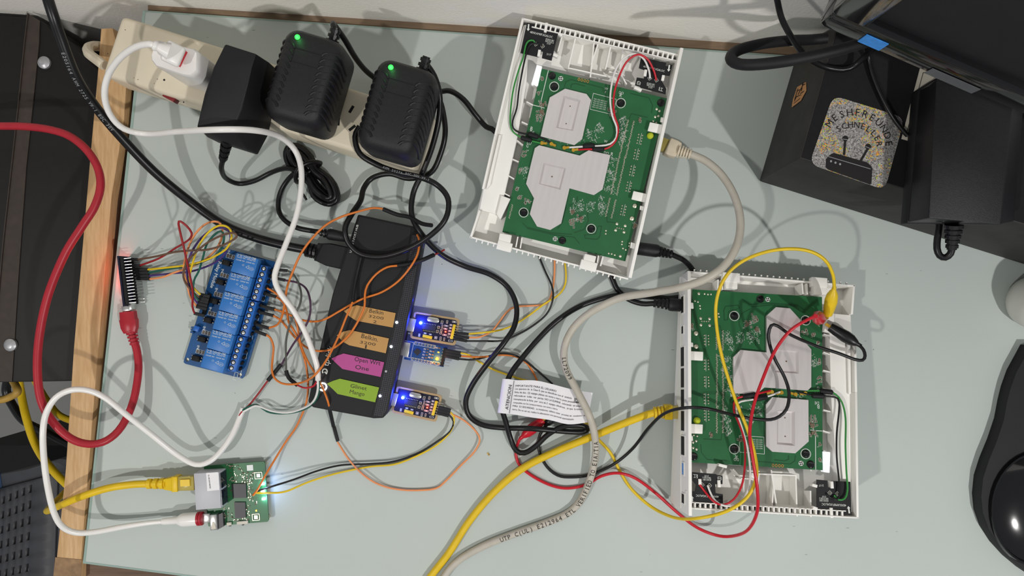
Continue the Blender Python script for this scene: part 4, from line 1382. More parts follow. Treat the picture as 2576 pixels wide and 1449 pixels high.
# ---------------------------------------------------------------- microcontroller standing on its edge
na, nb_ = P(297, 644, .0185), P(312, 771, .0185)
na.z = nb_.z = 0
dn = (nb_ - na).normalized()
sn = V((0, 0, 1)).cross(dn)       # points right-hand side of the run, away from the rail
if sn.x < 0:
    sn = -sn
Mx = Matrix((dn, sn, dn.cross(sn))).transposed().to_4x4()
Mx.translation = na
up = 1 if Mx.to_3x3()[2][2] > 0 else -1
nn = T('microcontroller_board', 'dark blue microcontroller board standing on edge with two pin rows', 'circuit board', Mx)
LN = (nb_ - na).length
MB().box((LN / 2, 0, up * .0098), (LN, .0016, .018)).build('board', M['navy'], nn)
for zz in (.0168, .0028):
    MB().box((LN / 2, .0021, up * zz), (LN * .93, .0025, .0025)).build('pin_header', M['dark'], nn)
    for k in range(15):
        x = LN * (.06 + .88 * k / 14)
        MB().cyl((x, .0033, up * zz), (x, .0095, up * zz), .00032, n=6).build('pin', M['steel'], nn)
mb = MB()
for k in range(15):
    x = LN * (.06 + .88 * k / 14)
    mb.box((x, -.0012, up * .0168), (.0012, .001, .001))
for k in range(7):
    mb.box((LN * (.2 + .09 * k), -.0013, up * (.007 + .004 * (k % 2))), (.0018, .001, .002))
mb.build('component', M['solder'], nn, kind='stuff')
MB().box((LN * 1.0, .0022, up * .0098), (.006, .003, .0078)).build('usb_socket', M['steel'], nn, bevel=.0003)
q = V((LN * .45, -.0014, up * .010))
MB().box(q, (.0016, .0009, .001)).build('red_light', M['red_led'], nn)
lamp('light_glow', nn.M @ (q + V((0, -.005, 0))), .010, .001, (1, .05, .02))
lamp('light_glow', nn.M @ V((LN * .15, -.006, up * .010)), .006, .001, (1, .05, .02))

# ---------------------------------------------------------------- small green router board
zm = zoom(380, 1100, 4.83)
mg = T('router_board', 'small green router board with silver network jack and white lights', 'circuit board', frame(zm(640, 350), zm(1380, 295), 0))
GZ = .007
R = lambda x, y, h=0.: mg.L(*zm(x, y), GZ + h)
ol = [R(*q) for q in ((640, 360), (655, 348), (1365, 295), (1382, 308), (1428, 1005), (1415, 1027), (900, 1070), (700, 1085), (690, 1060))]
MB().loft([[q - V((0, 0, .0016)) for q in ol], ol]).build('board', M['pcb'], mg)
for q in ol[::2]:
    pass
ft = [R(680, 420), R(1350, 340), R(1390, 990), R(760, 1040)]
for q in ft:
    MB().cyl(V((q.x, q.y, .0002)), V((q.x, q.y, GZ - .0016)), .002, n=8).build('standoff', M['solder'], mg)
jt = [R(x, y, .0135) for x, y in ((518, 442), (825, 425), (850, 860), (545, 885))]
jk = MB().loft([[V((q.x, q.y, GZ - .001)) for q in jt], jt]).build('network_jack', M['grey'], mg, bevel=.0003)
# dark rear windows of the jack
e = (jt[1] - jt[2]).normalized()
fx = V((0, 0, 1)).cross(e)
if fx.x < 0:
    fx = -fx
for u0, u1 in ((.05, .47), (.53, .95)):
    c_ = jt[1].lerp(jt[2], (u0 + u1) / 2) + fx * .0003
    c_.z = GZ + .0066
    MB().box(c_, (.0008, (jt[1] - jt[2]).length * (u1 - u0), .0118), Matrix((fx, e, V((0, 0, 1)))).transposed()).build('jack_window', mat('dark_blue_window', srgb(14, 16, 34), .15, var=.1), jk)
sk = [R(x, y, .0137) for x, y in ((668, 434), (815, 424), (832, 640), (683, 655))]
lb = MB().loft([[q - V((0, 0, .0001)) for q in sk], sk]).build('paper_label', M['paper'], mg)
MB().text('GL-28C8301085982', R(692, 455, .0139), R(712, 625, .0139)).build('print', M['ink'], lb, fix=False)
for pts in (((985, 562), (1158, 560), (1165, 730), (1000, 735)), ((1018, 785), (1150, 785), (1158, 972), (1030, 980))):
    p = [R(*q) for q in pts]
    MB().loft([p, [q + V((0, 0, .0012)) for q in p]]).build('chip', M['chip'], mg)
p = [R(*q, .0002) for q in ((1162, 340), (1238, 333), (1243, 402), (1167, 408))]
MB().loft([p, [q + V((0, 0, .0001)) for q in p]]).build('white_pad', M['print'], mg)
us = [R(x, y, .0062) for x, y in ((712, 945), (795, 940), (800, 1125), (720, 1135))]
ub = MB().loft([[V((q.x, q.y, GZ)) for q in us], us]).build('usb_socket', M['steel'], mg, bevel=.0003)
p = [R(*q, .0064) for q in ((745, 1028), (765, 1028), (790, 1112), (730, 1115))]
MB().loft([[q - V((0, 0, .0001)) for q in p], p]).build('spring_tab', M['cream'], ub)
p = [R(*q, .004) for q in ((800, 950), (870, 915), (880, 1085), (802, 1128))]
MB().loft([[V((q.x, q.y, GZ)) for q in p], p]).build('socket_shell', M['chip'], ub)
for q, w in (((950, 1050), .0038), ((1112, 1035), .0092)):
    MB().box(R(*q, .001), (w, .0025, .0022)).build('button', M['cream'], mg, bevel=.0003)
for q in ((960, 1070), (1118, 1058)):
    MB().box(R(*q, .0006), (.0016, .0014, .0014)).build('button_cap', M['chip'], mg)
for q in ((1358, 565), (1360, 655), (1372, 745)):
    c_ = R(*q)
    MB().box(c_ + V((0, 0, .0006)), (.0026, .0016, .0012)).build('white_light', M['white_led'], mg)
    lamp('light_glow', mg.M @ (c_ + V((.002, 0, .004))), .005, .001, (.35, .55, 1))
rr = random.Random(11)
mb, m2, m3 = MB(), MB(), MB()
for (x0, y0, x1, y1, k) in ((960, 360, 1110, 540, 40), (1110, 420, 1250, 560, 46), (1170, 560, 1240, 760, 30), (880, 850, 990, 1000, 16), (1160, 820, 1210, 980, 14), (1000, 985, 1190, 1010, 14), (1230, 700, 1300, 860, 6), (910, 335, 1090, 356, 12), (940, 560, 985, 740, 6)):
    for i in range(k):
        p = R(rr.uniform(x0, x1), rr.uniform(y0, y1), .0003)
        s = rr.uniform(.5, 1.1)
        rot = Matrix.Rotation(rr.choice((0, 1.57, .785)), 3, 'Z')
        (mb if i % 2 else m2).box(p, (.0012 * s, .0006 * s, .0005), rot)
for q in ((1305, 465), (1275, 970)):
    c_ = R(*q, .0004)
    for sx, sy, w, h in ((0, .0026, .006, .0005), (0, -.0026, .006, .0005), (.003, 0, .0005, .005), (-.003, 0, .0005, .005), (0, 0, .003, .003)):
        m3.box(c_ + V((sx, sy, 0)), (w, h, .0004))
mb.build('component', M['comp'], mg, kind='stuff')
m2.build('solder_pad', M['solder'], mg, kind='stuff')
m3.build('antenna_pad', M['solder'], mg, kind='stuff')
c_ = R(1280, 890)
MB().lathe(c_, c_ + V((0, 0, .0004)), [(0, .0009), (1, .0008)], 12).build('gold_pad', M['gold'], mg)

# ---------------------------------------------------------------- network cables
def rj45(t, a, b, w, m, clear=True):
    A, B = t.inv @ P(*a), t.inv @ P(*b)
    MB().bar(A, B, w, .0068).build('clear_plug', M['clear' if clear else 'bootgrey'], t, bevel=.0005)


ye = T('network_cable', 'yellow network cable crossing the beech rail into the small router board', 'cable', at(372, 1217, .012))
w = path3([(175, 1225, -.2), (140, 1262, -.14), (119, 1284, -.08), (126, 1283, -.03), (148, 1273, .002), (200, 1251, .014), (268, 1229, .016), (330, 1219, .015), (378, 1217, .014)])
MB().tube([ye.inv @ q for q in w], .0030, 12).build('jacket', M['ethyel'], ye, angle=60)
relief(ye, (372, 1217, .014), (420, 1216, .014), .0042, .0048, 'ethyel', 3)
A, B = ye.W(416, 1216, .014), ye.W(452, 1215, .014)
d = (B - A).normalized(); s_ = d.cross(V((0, 0, 1)))
MB().loft([[A.lerp(B, u) + s_ * x * hw + V((0, 0, z * ht)) for x, z in ((-1, -1), (1, -1), (1, 1), (-1, 1))] for u, hw, ht in ((0, .0042, .0036), (.6, .0055, .0042), (.62, .0062, .0046), (1, .0062, .0046))]).build('boot', M['ethyel'], ye, bevel=.0005)
rj45(ye, (450, 1215, .014), (492, 1214, .014), .0115, 'clear')
MB().bar(ye.W(454, 1215, .0182), ye.W(478, 1214, .0182), .0055, .0014).build('latch', M['ethyel'], ye)

yb = T('network_cable', 'yellow network cable rising from the front edge to the lower router', 'cable', at(1400, 1135, .004))
w = path3([(880, 1860, -.15), (890, 1790, -.02), (980, 1620, .0032), (1030, 1540, .0032), (1075, 1462, .0032), (1130, 1390, .0032), (1180, 1312, .0032), (1240, 1241, .0042), (1312, 1180, .0064), (1400, 1135, .0072), (1490, 1098, .010), (1560, 1069, .014), (1622, 1045, .018), (1650, 1037, .019)])
MB().tube([yb.inv @ q for q in w], .0031, 12).build('jacket', M['ethyel'], yb, angle=60)
relief(yb, (1645, 1038, .019), (1680, 1036, .019), .0048, .0055, 'ethyel', 4)
MB().bar(yb.W(1670, 1036, .019), yb.W(1690, 1036, .019), .0118, .0085).build('boot', M['ethyel'], yb, bevel=.0006)
rj45(yb, (1689, 1036, .019), (1730, 1038, .019), .0105, 'clear')

gc = T('network_cable', 'pale grey network cable arching from the upright router down to the front edge', 'cable', at(1450, 980, .01))
GP = path3([(1728, 385, .028), (1748, 392, .030), (1780, 408, .034), (1816, 441, .040), (1846, 490, .048), (1862, 550, .056), (1856, 610, .062), (1826, 664, .066), (1780, 699, .066), (1720, 721, .060), (1640, 736, .044), (1560, 750, .030), (1492, 782, .022), (1450, 816, .018), (1426, 855, .016), (1418, 894, .016),
            (1425, 932, .018), (1450, 980, .022), (1480, 1040, .024), (1495, 1090, .019), (1498, 1140, .0135), (1486, 1200, .0085), (1461, 1258, .0045), (1430, 1290, .0032), (1380, 1313, .0032), (1300, 1341, .0032), (1222, 1371, .0032), (1156, 1408, .0032), (1120, 1447, .0032), (1095, 1500, .0032), (1080, 1600, .0032), (1075, 1800, -.02), (1075, 1900, -.15)])
MB().tube([gc.inv @ q for q in GP], .0031, 12).build('jacket', M['ethgrey'], gc, angle=60)
relief(gc, (1738, 388, .029), (1704, 379, .027), .0042, .0062, 'bootgrey', 5)
A, B = gc.W(1706, 380, .027), gc.W(1676, 368, .025)
d = (B - A).normalized(); s_ = d.cross(V((0, 0, 1))).normalized()
MB().loft([[A.lerp(B, u) + s_ * x * hw + V((0, 0, z * ht)) for x, z in ((-1, -1), (1, -1), (1, 1), (-1, 1))] for u, hw, ht in ((0, .0062, .0045), (.4, .0070, .005), (1, .0070, .005))]).build('boot', M['bootgrey'], gc, bevel=.0012, seg=3)
rj45(gc, (1680, 370, .0245), (1640, 355, .024), .0108, 'clear')
pth = crom([gc.inv @ q for q in GP[:-3]], .001)
mb = MB()
rev = list(reversed(pth))
along(mb, 'UTP C(UL) E212964 ETL VERIFIED TO EIA/TIA', rev, .078, .0053, .0032, adv=.62)
mb.build('print', M['ink'], gc, fix=False)
mb = MB()
goal = gc.inv @ P(1419, 902, .016)
run, best, s_at = 0.0, 9.0, 0.0
for i in range(len(pth) - 1):
    if (pth[i] - goal).length < best:
        best, s_at = (pth[i] - goal).length, run
    run += (pth[i + 1] - pth[i]).length
along(mb, 'LL72099', pth, s_at, .0046, .0032, adv=.62)
mb.build('print', M['ink'], gc, fix=False)

# ---------------------------------------------------------------- the two opened routers
za, zb = zoom(1160, 0, 3.6219), zoom(1160, 340, 3.6219)


def router_frame(tl, tr, bl, zt, zb_):
    A, B, C = P(*tl, zt), P(*tr, zt), P(*bl, zb_)
    x = (B - A).normalized()
    y = (A - C)
    y = (y - x * y.dot(x)).normalized()
    Mx = Matrix((x, y, x.cross(y))).transposed().to_4x4()
    Mx.translation = A
    return Mx, (B - A).length, (A - C).length


F1, w1, l1 = router_frame((1363, 172.5), (1679, 248), (1263.5, 584), .0375, .0265)
F2, w2, l2 = router_frame((2069.5, 1183), (1737.7, 1163), (2077.5, 739), .0475, .0255)
S2 = (w2 / w1 + l2 / l1) / 2
RF = T('reference', M=F1)
LA = lambda x, y, h=0.: RF.L(*za(x, y), h)
LB = lambda x, y, h=0.: RF.L(*zb(x, y), h)
LP = lambda x, y, h=0.: RF.L(x, y, h)


def flat(p, z):
    return V((p.x, p.y, z))


def router(label, Mx, tail, shift=V((0, 0, 0))):
    t = T('opened_router', label, 'router', Mx, 'opened white routers')
    inv3 = Mx.to_3x3()

    def ground(p):
        """local point straight below p (along local z) just above the desk"""
        w0 = Mx @ V((p.x, p.y, 0))
        k = Mx.to_3x3() @ V((0, 0, 1))
        return V((p.x, p.y, (.0072 - w0.z) / k.z))

    rim = .006
    HF = -.012
    # outline of the shell at rim height
    TLc, TRc = LP(1313, 44, rim), LP(1718, 132, rim)
    BRc, BLc = LP(1588, 700, .008), LP(1181, 598, rim)
    out = [TLc, TRc, BRc, BLc]
    ed = [ground(q) for q in out]
    # floor tray
    MB().loft([[flat(q, ground(q).z) for q in out], [flat(q, max(HF, ground(q).z + .002)) for q in out]]).build('tray', M['white'], t)

    for q in out:
        c_ = q.lerp(sum(out, V()) / 4, .24)
        g_ = ground(c_)
        MB().cyl(V((c_.x, c_.y, g_.z + .0004)), V((c_.x, c_.y, g_.z - .0062)), .005, n=14).build('foot', M['grey'], t)

    def wall(name, a, b, th, h0, h1, inward):
        d = (b - a).normalized()
        s = V((0, 0, 1)).cross(d) * inward
        ring = [a, b, b + s * th, a + s * th]
        return MB().loft([[flat(q, ground(q).z + .0002) for q in ring], [flat(ring[0], h0), flat(ring[1], h1), flat(ring[2], h1), flat(ring[3], h0)]]).build(name, M['white'], t, bevel=.0003)

    # port wall
    pt, pb = LP(1720, 121, .010), LP(1589, 700, .010)
    pw = wall('port_wall', pt, pb, .0026, .010, .010, -1)
    # left wall with its kink
    wall('side_wall', LP(1313, 44, rim), LP(1243, 340, rim), .0018, rim, rim, 1)
    wall('side_wall', LP(1243, 340, rim), LP(1212, 475, rim), .0018, rim, rim, 1)
    wall('side_wall', LP(1204, 528, .004), LP(1181, 598, .004), .0018, .004, .004, 1)
    # vented end walls
    a, b = LP(1313, 44, rim), LP(1714, 138, rim)
    wall('vent_wall', a, b, .0012, rim, rim, -1)
    d = (b - a).normalized()
    s = -V((0, 0, 1)).cross(d)
    a2, b2 = a + s * .0044, b + s * .0044
    wall('vent_wall', a2 + d * .009, b2, .0009, rim - .001, rim - .001, -1)
    L_ = (b - a).length
    nb = 29
    bm = None
    for k in range(nb):
        c_ = a + d * (.012 + (L_ - .018) * k / (nb - 1)) + s * .0026
        o = bpy.data.objects.new('vent_bar', bm) if bm else None
        if o is None:
            Rm = Matrix((d, s, d.cross(s))).transposed()
            o = MB().box((0, 0, 0), (.0013, .0044, .004), Rm).build('vent_bar', M['white'], t)
            bm = o.data
        else:
            COL.objects.link(o)
            o.parent = t.o
        o.location = V((c_.x, c_.y, rim - .0026))
    fa_, fb_ = LP(1181, 598, .004), LP(1580, 704, .004)
    wall('vent_wall', fa_, fb_, .0014, .004, .004, 1)
    d = (fb_ - fa_).normalized()
    s = V((0, 0, 1)).cross(d)
    L_ = (fb_ - fa_).length
    bm = None
    for k in range(26):
        c_ = fa_ + d * (.006 + (L_ - .012) * k / 25) - s * .0010
        if bm is None:
            Rm = Matrix((d, s, d.cross(s))).transposed()
            o = MB().box((0, 0, 0), (.0010, .0022, .0014), Rm).build('vent_tooth', M['white'], t)
            bm = o.data
        else:
            o = bpy.data.objects.new('vent_tooth', bm)
            COL.objects.link(o)
            o.parent = t.o
        o.location = V((c_.x, c_.y, .0015))
    for (x0, y0, x1, y1) in ((330, 995, 462, 1030), (1085, 1170, 1232, 1208)):
        MB().bar(LB(x0, y0, .0035), LB(x1, y1, .0035), .0075, .006).build('clip_block', M['white'], t, bevel=.0004)
    for (x0, y0, x1, y1) in ((345, 940, 455, 960), (1110, 1125, 1215, 1150)):
        MB().bar(LB(x0, y0, .000), LB(x1, y1, .000), .009, .012).build('clip_block', M['white'], t, bevel=.0008)
    for (x0, y0, x1, y1) in ((518, 925, 500, 1020), (555, 935, 540, 1030), (1245, 1095, 1230, 1180), (1285, 1105, 1262, 1190)):
        MB().bar(LB(x0, y0, -.003), LB(x1, y1, -.003), .0010, .014).build('rib', M['white'], t)
    # ledge along the long side
    h = .0012
    le = [LP(1318, 62, h), LP(1333, 62, h), LP(1324, 212, h), LP(1301, 348, h), LP(1270, 487, h), LP(1250, 540, h), LP(1206, 528, h), LP(1216, 475, h), LP(1246, 340, h), LP(1296, 130, h)]
    MB().loft([[flat(q, ground(q).z + .0003) for q in le], le]).build('ledge', M['white'], t, bevel=.0006)
    gr = [LB(345, 0, .0016), LB(368, 0, .0016), LB(268, 455, .0016), LB(228, 500, .0016)]
    MB().loft([gr, [q + V((0, 0, .0018)) for q in gr]]).build('ledge_lip', M['white'], t, bevel=.0003)
    blk = [LB(365, 548, .004), LB(450, 580, .004), LB(358, 772, .004), LB(322, 720, .004)]
    MB().loft([[flat(q, ground(q).z + .0004) for q in blk], blk]).build('corner_post', M['white'], t, bevel=.0005)
    # ribs between ledge and board
    for (x0, y0, x1, y1, f) in ((510, 55, 565, 100, LB), (470, 225, 525, 250, LB), (435, 375, 485, 405, LB), (390, 530, 445, 560, LB), (595, 938, 655, 970, LA), (552, 1120, 606, 1145, LA), (508, 1288, 560, 1330, LA), (640, 768, 690, 800, LA)):
        MB().bar(f(x0, y0, -.005), f(x1, y1, -.005), .0009, .012).build('rib', M['white'], t)
    # antenna bay ribs
    for (x0, y0, x1, y1) in ((1055, 290, 972, 640), (1213, 335, 1172, 715), (1370, 375, 1310, 640), (1480, 400, 1440, 640), (1265, 345, 1180, 600), (940, 260, 880, 480), (1640, 440, 1600, 520), (1760, 460, 1745, 540)):
        MB().bar(LA(x0, y0, -.004), LA(x1, y1, -.006), .0010, .012).build('rib', M['white'], t)
    for (x0, y0, x1, y1) in ((972, 632, 1352, 715), (1340, 665, 1485, 700), (1450, 690, 1500, 780)):
        MB().bar(LA(x0, y0, -.004), LA(x1, y1, -.004), .0010, .010).build('rib', M['white'], t)
    for (x0, y0, x1, y1) in ((780, 215, 765, 300), (885, 310, 920, 330), (840, 500, 880, 520), (715, 460, 705, 520), (1575, 800, 1640, 830), (1955, 600, 1960, 660), (1840, 690, 1830, 740), (1680, 640, 1670, 700)):
        MB().bar(LA(x0, y0, .003), LA(x1, y1, .003), .0022, .005).build('clip', M['white'], t, bevel=.0002)
    # board
    B4 = [V((0, 0, 0)), V((w1, 0, 0)), LP(1573, 657.5, 0), LP(1263.5, 584, 0)]
    pcb = MB().loft([[q - V((0, 0, .0016)) for q in B4], B4]).build('main_board', M['pcb'], t)
    for q in (LP(1385, 215), LP(1650, 270), LP(1300, 560), LP(1550, 620)):
        g = ground(q)
        MB().cyl(V((q.x, q.y, g.z + .0005)), V((q.x, q.y, -.0016)), .003, n=10).build('standoff', M['white'], t)

    def shield(pts, rec, hs=.0024):
        p = [V((q.x, q.y, 0)) for q in pts]
        out_, in_ = rec
        top = [[q for q in pts]]
        o = MB()
        o.plate([(q.x, q.y) for q in pts], [[(q.x, q.y) for q in out_]], 0.0001, hs)
        n = len(out_)
        o.loft([[flat(q, hs) for q in out_], [flat(q, hs - .0017) for q in in_]], cap=False)
        o.add([flat(q, hs - .0017) for q in in_], [tuple(range(n))])
        s_ = o.build('shield_can', M['shield'], t, angle=25)
        c_ = sum(in_, V()) / n
        return s_, c_, hs - .0011

    hs = .0024
    s1, c1_, hh = shield([LA(*q, hs) for q in ((808, 888), (948, 808), (1142, 856), (1184, 912), (1102, 1268), (1032, 1322), (724, 1242))],
                         ([LA(*q, hs) for q in ((935, 872), (1088, 912), (1020, 1192), (865, 1165))], [LA(*q, hs) for q in ((952, 895), (1068, 925), (1004, 1180), (888, 1157))]))
    for q in ((993, 968), (957, 1127)):
        p = LA(*q, hs - .0016)
        MB().lathe(p, p + V((0, 0, .0002)), [(0, .0005), (1, .0005)], 10).build('shield_hole', M['brown'], s1)
    s2, c2_, hh = shield([LB(*q, hs) for q in ((672, 118), (712, 92), (1080, 186), (1162, 138), (1360, 182), (1288, 495), (1210, 546), (988, 484), (912, 804), (812, 864), (692, 832), (626, 718), (664, 575), (592, 442))],
                         ([LB(*q, hs) for q in ((752, 252), (955, 300), (905, 498), (708, 445))], [LB(*q, hs) for q in ((766, 272), (936, 312), (894, 478), (728, 440))]))
    p = LB(828, 378, hs - .0016)
    MB().lathe(p, p + V((0, 0, .0002)), [(0, .0006), (1, .0006)], 10).build('shield_hole', M['brown'], s2)
    # screws
    for f, x, y, ring in ((LA, 828, 692, 0), (LA, 848, 790, 1), (LA, 1455, 940, 1), (LA, 1820, 938, 0), (LB, 570, 705, 1), (LB, 1185, 853, 1), (LB, 922, 960, 0)):
        p = f(x, y, 0)
        sc = MB().lathe(p, p + V((0, 0, .0016)), [(0, .0030), (.4, .0030), (.85, .0024), (1, .0014)], 16).build('screw', M['blackg'], t)
        x_ = MB()
        x_.box(p + V((0, 0, .0016)), (.0020, .0005, .0003))
        x_.box(p + V((0, 0, .0016)), (.0005, .0020, .0003))
        x_.build('screw_slot', M['dark'], sc)
        if ring:
            MB().tube([p + V((math.cos(k * .35) * .0037, math.sin(k * .35) * .0037, .0002)) for k in range(19)], .0003, 5).build('screw_ring', M['print'], sc)
    for f, x, y in ((LA, 908, 716), (LB, 857, 945)):
        p = f(x, y, .0002)
        MB().disc(p, .0019, 16).build('locating_hole', M['print'], t)
        x_ = MB()
        for k in range(4):
            an = k * 1.5708 + .25 + .785
            x_.disc(p + V((math.cos(an) * .0010, math.sin(an) * .0010, .0001)), .0006, 8)
        x_.build('hole_pattern', M['ink'], t)
    # printed lettering, pads and chips
    sl, pd, cm, tr_ = MB(), MB(), MB(), MB()
    for body, a, b, f in (('W', (1305, 815), (1334, 823), LA), ('t', (1306, 845), (1316, 850), LA), ('DO', (1436, 852), (1478, 862), LA), ('R', (1440, 880), (1460, 887), LA), ('B', (628, 1185), (648, 1190), LA), ('DE', (625, 1212), (662, 1222), LA),
                          ('W', (1300, 1296), (1330, 1303), LA), ('LU', (598, 80), (635, 90), LB), ('G', (590, 108), (610, 114), LB), ('DO', (1300, 168), (1342, 178), LB), ('R', (1360, 184), (1380, 190), LB)):
        sl.text(body, f(*a, .0002), f(*b, .0002), hs=1.1)
    pp = [LA(*q, .0002) for q in ((1205, 850), (1415, 905), (1385, 1045), (1175, 995))]
    for i in range(4):
        sl.bar(pp[i], pp[(i + 1) % 4], .0003, .0001)
    for k in range(5):
        sl.text('NO1 K31 NO1 K75', LA(1210 - k * 4, 905 + k * 18, .0002), LA(1330 - k * 4, 932 + k * 18, .0002))
    for a, b in (((795, 640), (725, 935)), ((658, 958), (720, 972)), ((720, 972), (760, 985))):
        sl.bar(LA(*a, .0002), LA(*b, .0002), .0005, .0001)
    a, b = LA(1060, 720, .0002), LA(1168, 745, .0002)
    gp = MB()
    for k in range(4):
        c_ = a.lerp(b, (k + .5) / 4)
        gp.tube([c_ + V((math.cos(i * 1.05) * .0008, math.sin(i * 1.05) * .0010, 0)) for i in range(7)], .00022, 4)
    gp.build('test_pad', mat('copper_print', srgb(206, 138, 70), .5), t, kind='stuff')
    r_ = random.Random(5)
    for f, x0, y0, x1, y1 in ((LA, 1520, 1095, 1438, 1449), (LA, 1575, 1105, 1495, 1449), (LB, 1440, 200, 1365, 545), (LB, 1495, 200, 1415, 555), (LB, 1355, 575, 1315, 750), (LB, 1408, 590, 1368, 765), (LB, 468, 635, 436, 765)):
        A, B = f(x0, y0, .0003), f(x1, y1, .0003)
        n = int((B - A).length / .00085)
        for k in range(n):
            c_ = A.lerp(B, k / n)
            pd.box(c_ + V((r_.uniform(-.0003, .0003), 0, 0)), (.0013, .0004, .0004), Matrix.Rotation(r_.uniform(-.6, .6), 3, 'Z'))
    for f, x, y in ((LA, 1635, 1265), (LA, 1605, 1405), (LB, 1568, 322), (LB, 1535, 468), (LB, 1485, 682)):
        for i in range(4):
            for j in range(2):
                c_ = f(x + (j - .5) * 34 - i * 5, y + (i - 1.5) * 26 + j * 8, .0004)
                pd.lathe(c_, c_ + V((0, 0, .0004)), [(0, .0007), (1, .0004)], 8)
        sl.bar(f(x + 10, y - 52, .0002), f(x - 14, y + 52, .0002), .00022, .0001)
    for f, x, y, s in ((LB, 1420, 808, 1.5), (LB, 1495, 826, 1.5), (LB, 1408, 866, 1.5), (LB, 1484, 884, 1.5), (LA, 1782, 994, 1.3), (LA, 1808, 1012, 1.3), (LA, 1768, 1065, 1.3), (LA, 1798, 1058, 1.3), (LA, 1750, 1105, 1), (LA, 1778, 1118, 1), (LB, 1320, 870, 1), (LB, 1318, 898, 1), (LB, 1468, 970, 1), (LB, 1465, 995, 1), (LB, 1535, 985, 1), (LB, 1532, 1010, 1), (LB, 1475, 1032, 1), (LB, 1500, 1045, 1), (LB, 1345, 1078, 1), (LB, 1372, 1082, 1), (LB, 1400, 1092, 1), (LB, 1450, 1103, 1.5), (LB, 1420, 845, .8), (LB, 1440, 848, .8), (LB, 1460, 852, .8), (LB, 1480, 856, .8)):
        c_ = f(x, y, .0002)
        pd.lathe(c_, c_ + V((0, 0, .0005)), [(0, .0008 * s), (.5, .0007 * s), (1, .0003 * s)], 8)
    for f, x, y in ((LB, 1582, 645), (LB, 1556, 760)):
        c_ = f(x, y, .0002)
        MB().lathe(c_, c_ + V((0, 0, .0008)), [(0, .0018), (.7, .0017), (1, .0012)], 14).build('solder_post', M['solder'], t)
    # component clusters
    for f, x0, y0, x1, y1, n, kind in ((LA, 715, 930, 785, 985, 8, 0), (LA, 690, 995, 755, 1110, 18, 0), (LA, 725, 1270, 1060, 1320, 16, 1), (LB, 520, 535, 545, 585, 6, 0), (LB, 580, 575, 640, 625, 8, 0), (LB, 560, 300, 605, 400, 14, 1), (LB, 515, 305, 550, 355, 6, 0), (LB, 555, 150, 590, 195, 6, 0),
                                       (LB, 1025, 600, 1120, 700, 26, 1), (LB, 1150, 625, 1210, 710, 16, 1), (LB, 995, 680, 1040, 720, 5, 0), (LB, 1060, 730, 1110, 795, 9, 0), (LB, 970, 765, 1050, 845, 12, 0), (LB, 1255, 560, 1310, 735, 30, 1), (LB, 1300, 180, 1400, 540, 70, 1), (LA, 1440, 1070, 1500, 1340, 50, 1),
                                       (LA, 1110, 1200, 1240, 1300, 22, 1), (LA, 1335, 990, 1410, 1060, 8, 0), (LA, 725, 700, 745, 750, 4, 0), (LA, 695, 840, 712, 870, 3, 0), (LA, 1615, 1070, 1640, 1110, 4, 0), (LB, 1565, 805, 1600, 850, 4, 0), (LB, 485, 460, 515, 510, 5, 0), (LA, 1230, 1140, 1290, 1210, 20, 1)):
        for i in range(n):
            c_ = f(r_.uniform(x0, x1), r_.uniform(y0, y1), .0003)
            rot = Matrix.Rotation(r_.choice((0, 1.5708)) , 3, 'Z')
            if i % 3 == 0 or kind:
                a_ = c_ + rot @ V((.0006, .0009, 0))
                sl.text(r_.choice(('C71', 'R20', 'L4', 'C752', 'R318')), a_, a_ + rot @ V((.0015, 0, 0)), hs=1.0)
            if kind == 0:
                for sy in (-.0006, .0006):
                    sl.box(c_ + rot @ V((0, sy, 0)), (.0018, .00014, .0001), rot)
                cm.box(c_ + V((0, 0, .0002)), (.0011, .0006, .0006), rot)
                for sx in (-.0007, .0007):
                    pd.box(c_ + rot @ V((sx, 0, 0)), (.0004, .0006, .0004))
            else:
                sl.box(c_, (.0009 * r_.uniform(.5, 1.2), .00022, .0001), rot)
    for f, x, y, w, h_ in ((LA, 735, 1020, .003, .003), (LA, 750, 955, .0016, .0028), (LB, 1020, 700, .002, .003), (LB, 1090, 760, .002, .0032), (LB, 1582, 828, .002, .003), (LA, 1628, 1092, .0018, .0028), (LA, 1370, 1000, .005, .0022)):
        cm.box(f(x, y, .0006), (w, h_, .0012))
    # darker traces under the mask
    for f, pts in ((LA, ((940, 790), (955, 745), (1000, 725), (1290, 800), (1300, 840))), (LA, ((1000, 800), (1005, 770), (1040, 760), (1130, 785))), (LA, ((1540, 850), (1710, 890), (1745, 960), (1735, 1030))), (LA, ((1530, 1090), (1550, 1035), (1700, 1070))),
                   (LB, ((560, 800), (600, 840), (820, 890), (1010, 905))), (LB, ((600, 850), (830, 905), (1030, 930), (1080, 990))), (LB, ((1150, 700), (1160, 780), (1120, 860), (1030, 890))), (LB, ((1325, 700), (1330, 790), (1420, 800))), (LB, ((1250, 830), (1280, 830), (1265, 920), (1240, 950), (1130, 940), (1125, 910), (1225, 900), (1250, 830))), (LB, ((960, 640), (920, 800), (880, 850))), (LB, ((1060, 560), (1050, 620), (985, 640)))):
        q = [f(*p, .00015) for p in pts]
        for i in range(len(q) - 1):
            tr_.bar(q[i], q[i + 1], .0006, .0001)
    sl.build('silkscreen', M['print'], t, kind='stuff', fix=False)
    pd.build('solder_pad', M['solder'], t, kind='stuff')
    cm.build('component', M['comp'], t, kind='stuff')
    tr_.build('trace', M['pcbd'], t, kind='stuff')
    c_ = LA(1722, 1238, 0)
    MB().lathe(c_, c_ + V((0, 0, .004)), [(0, .0026), (.4, .0026), (.75, .0019), (1, .0006)], 16).build('lime_light', M['lime_led'], t)
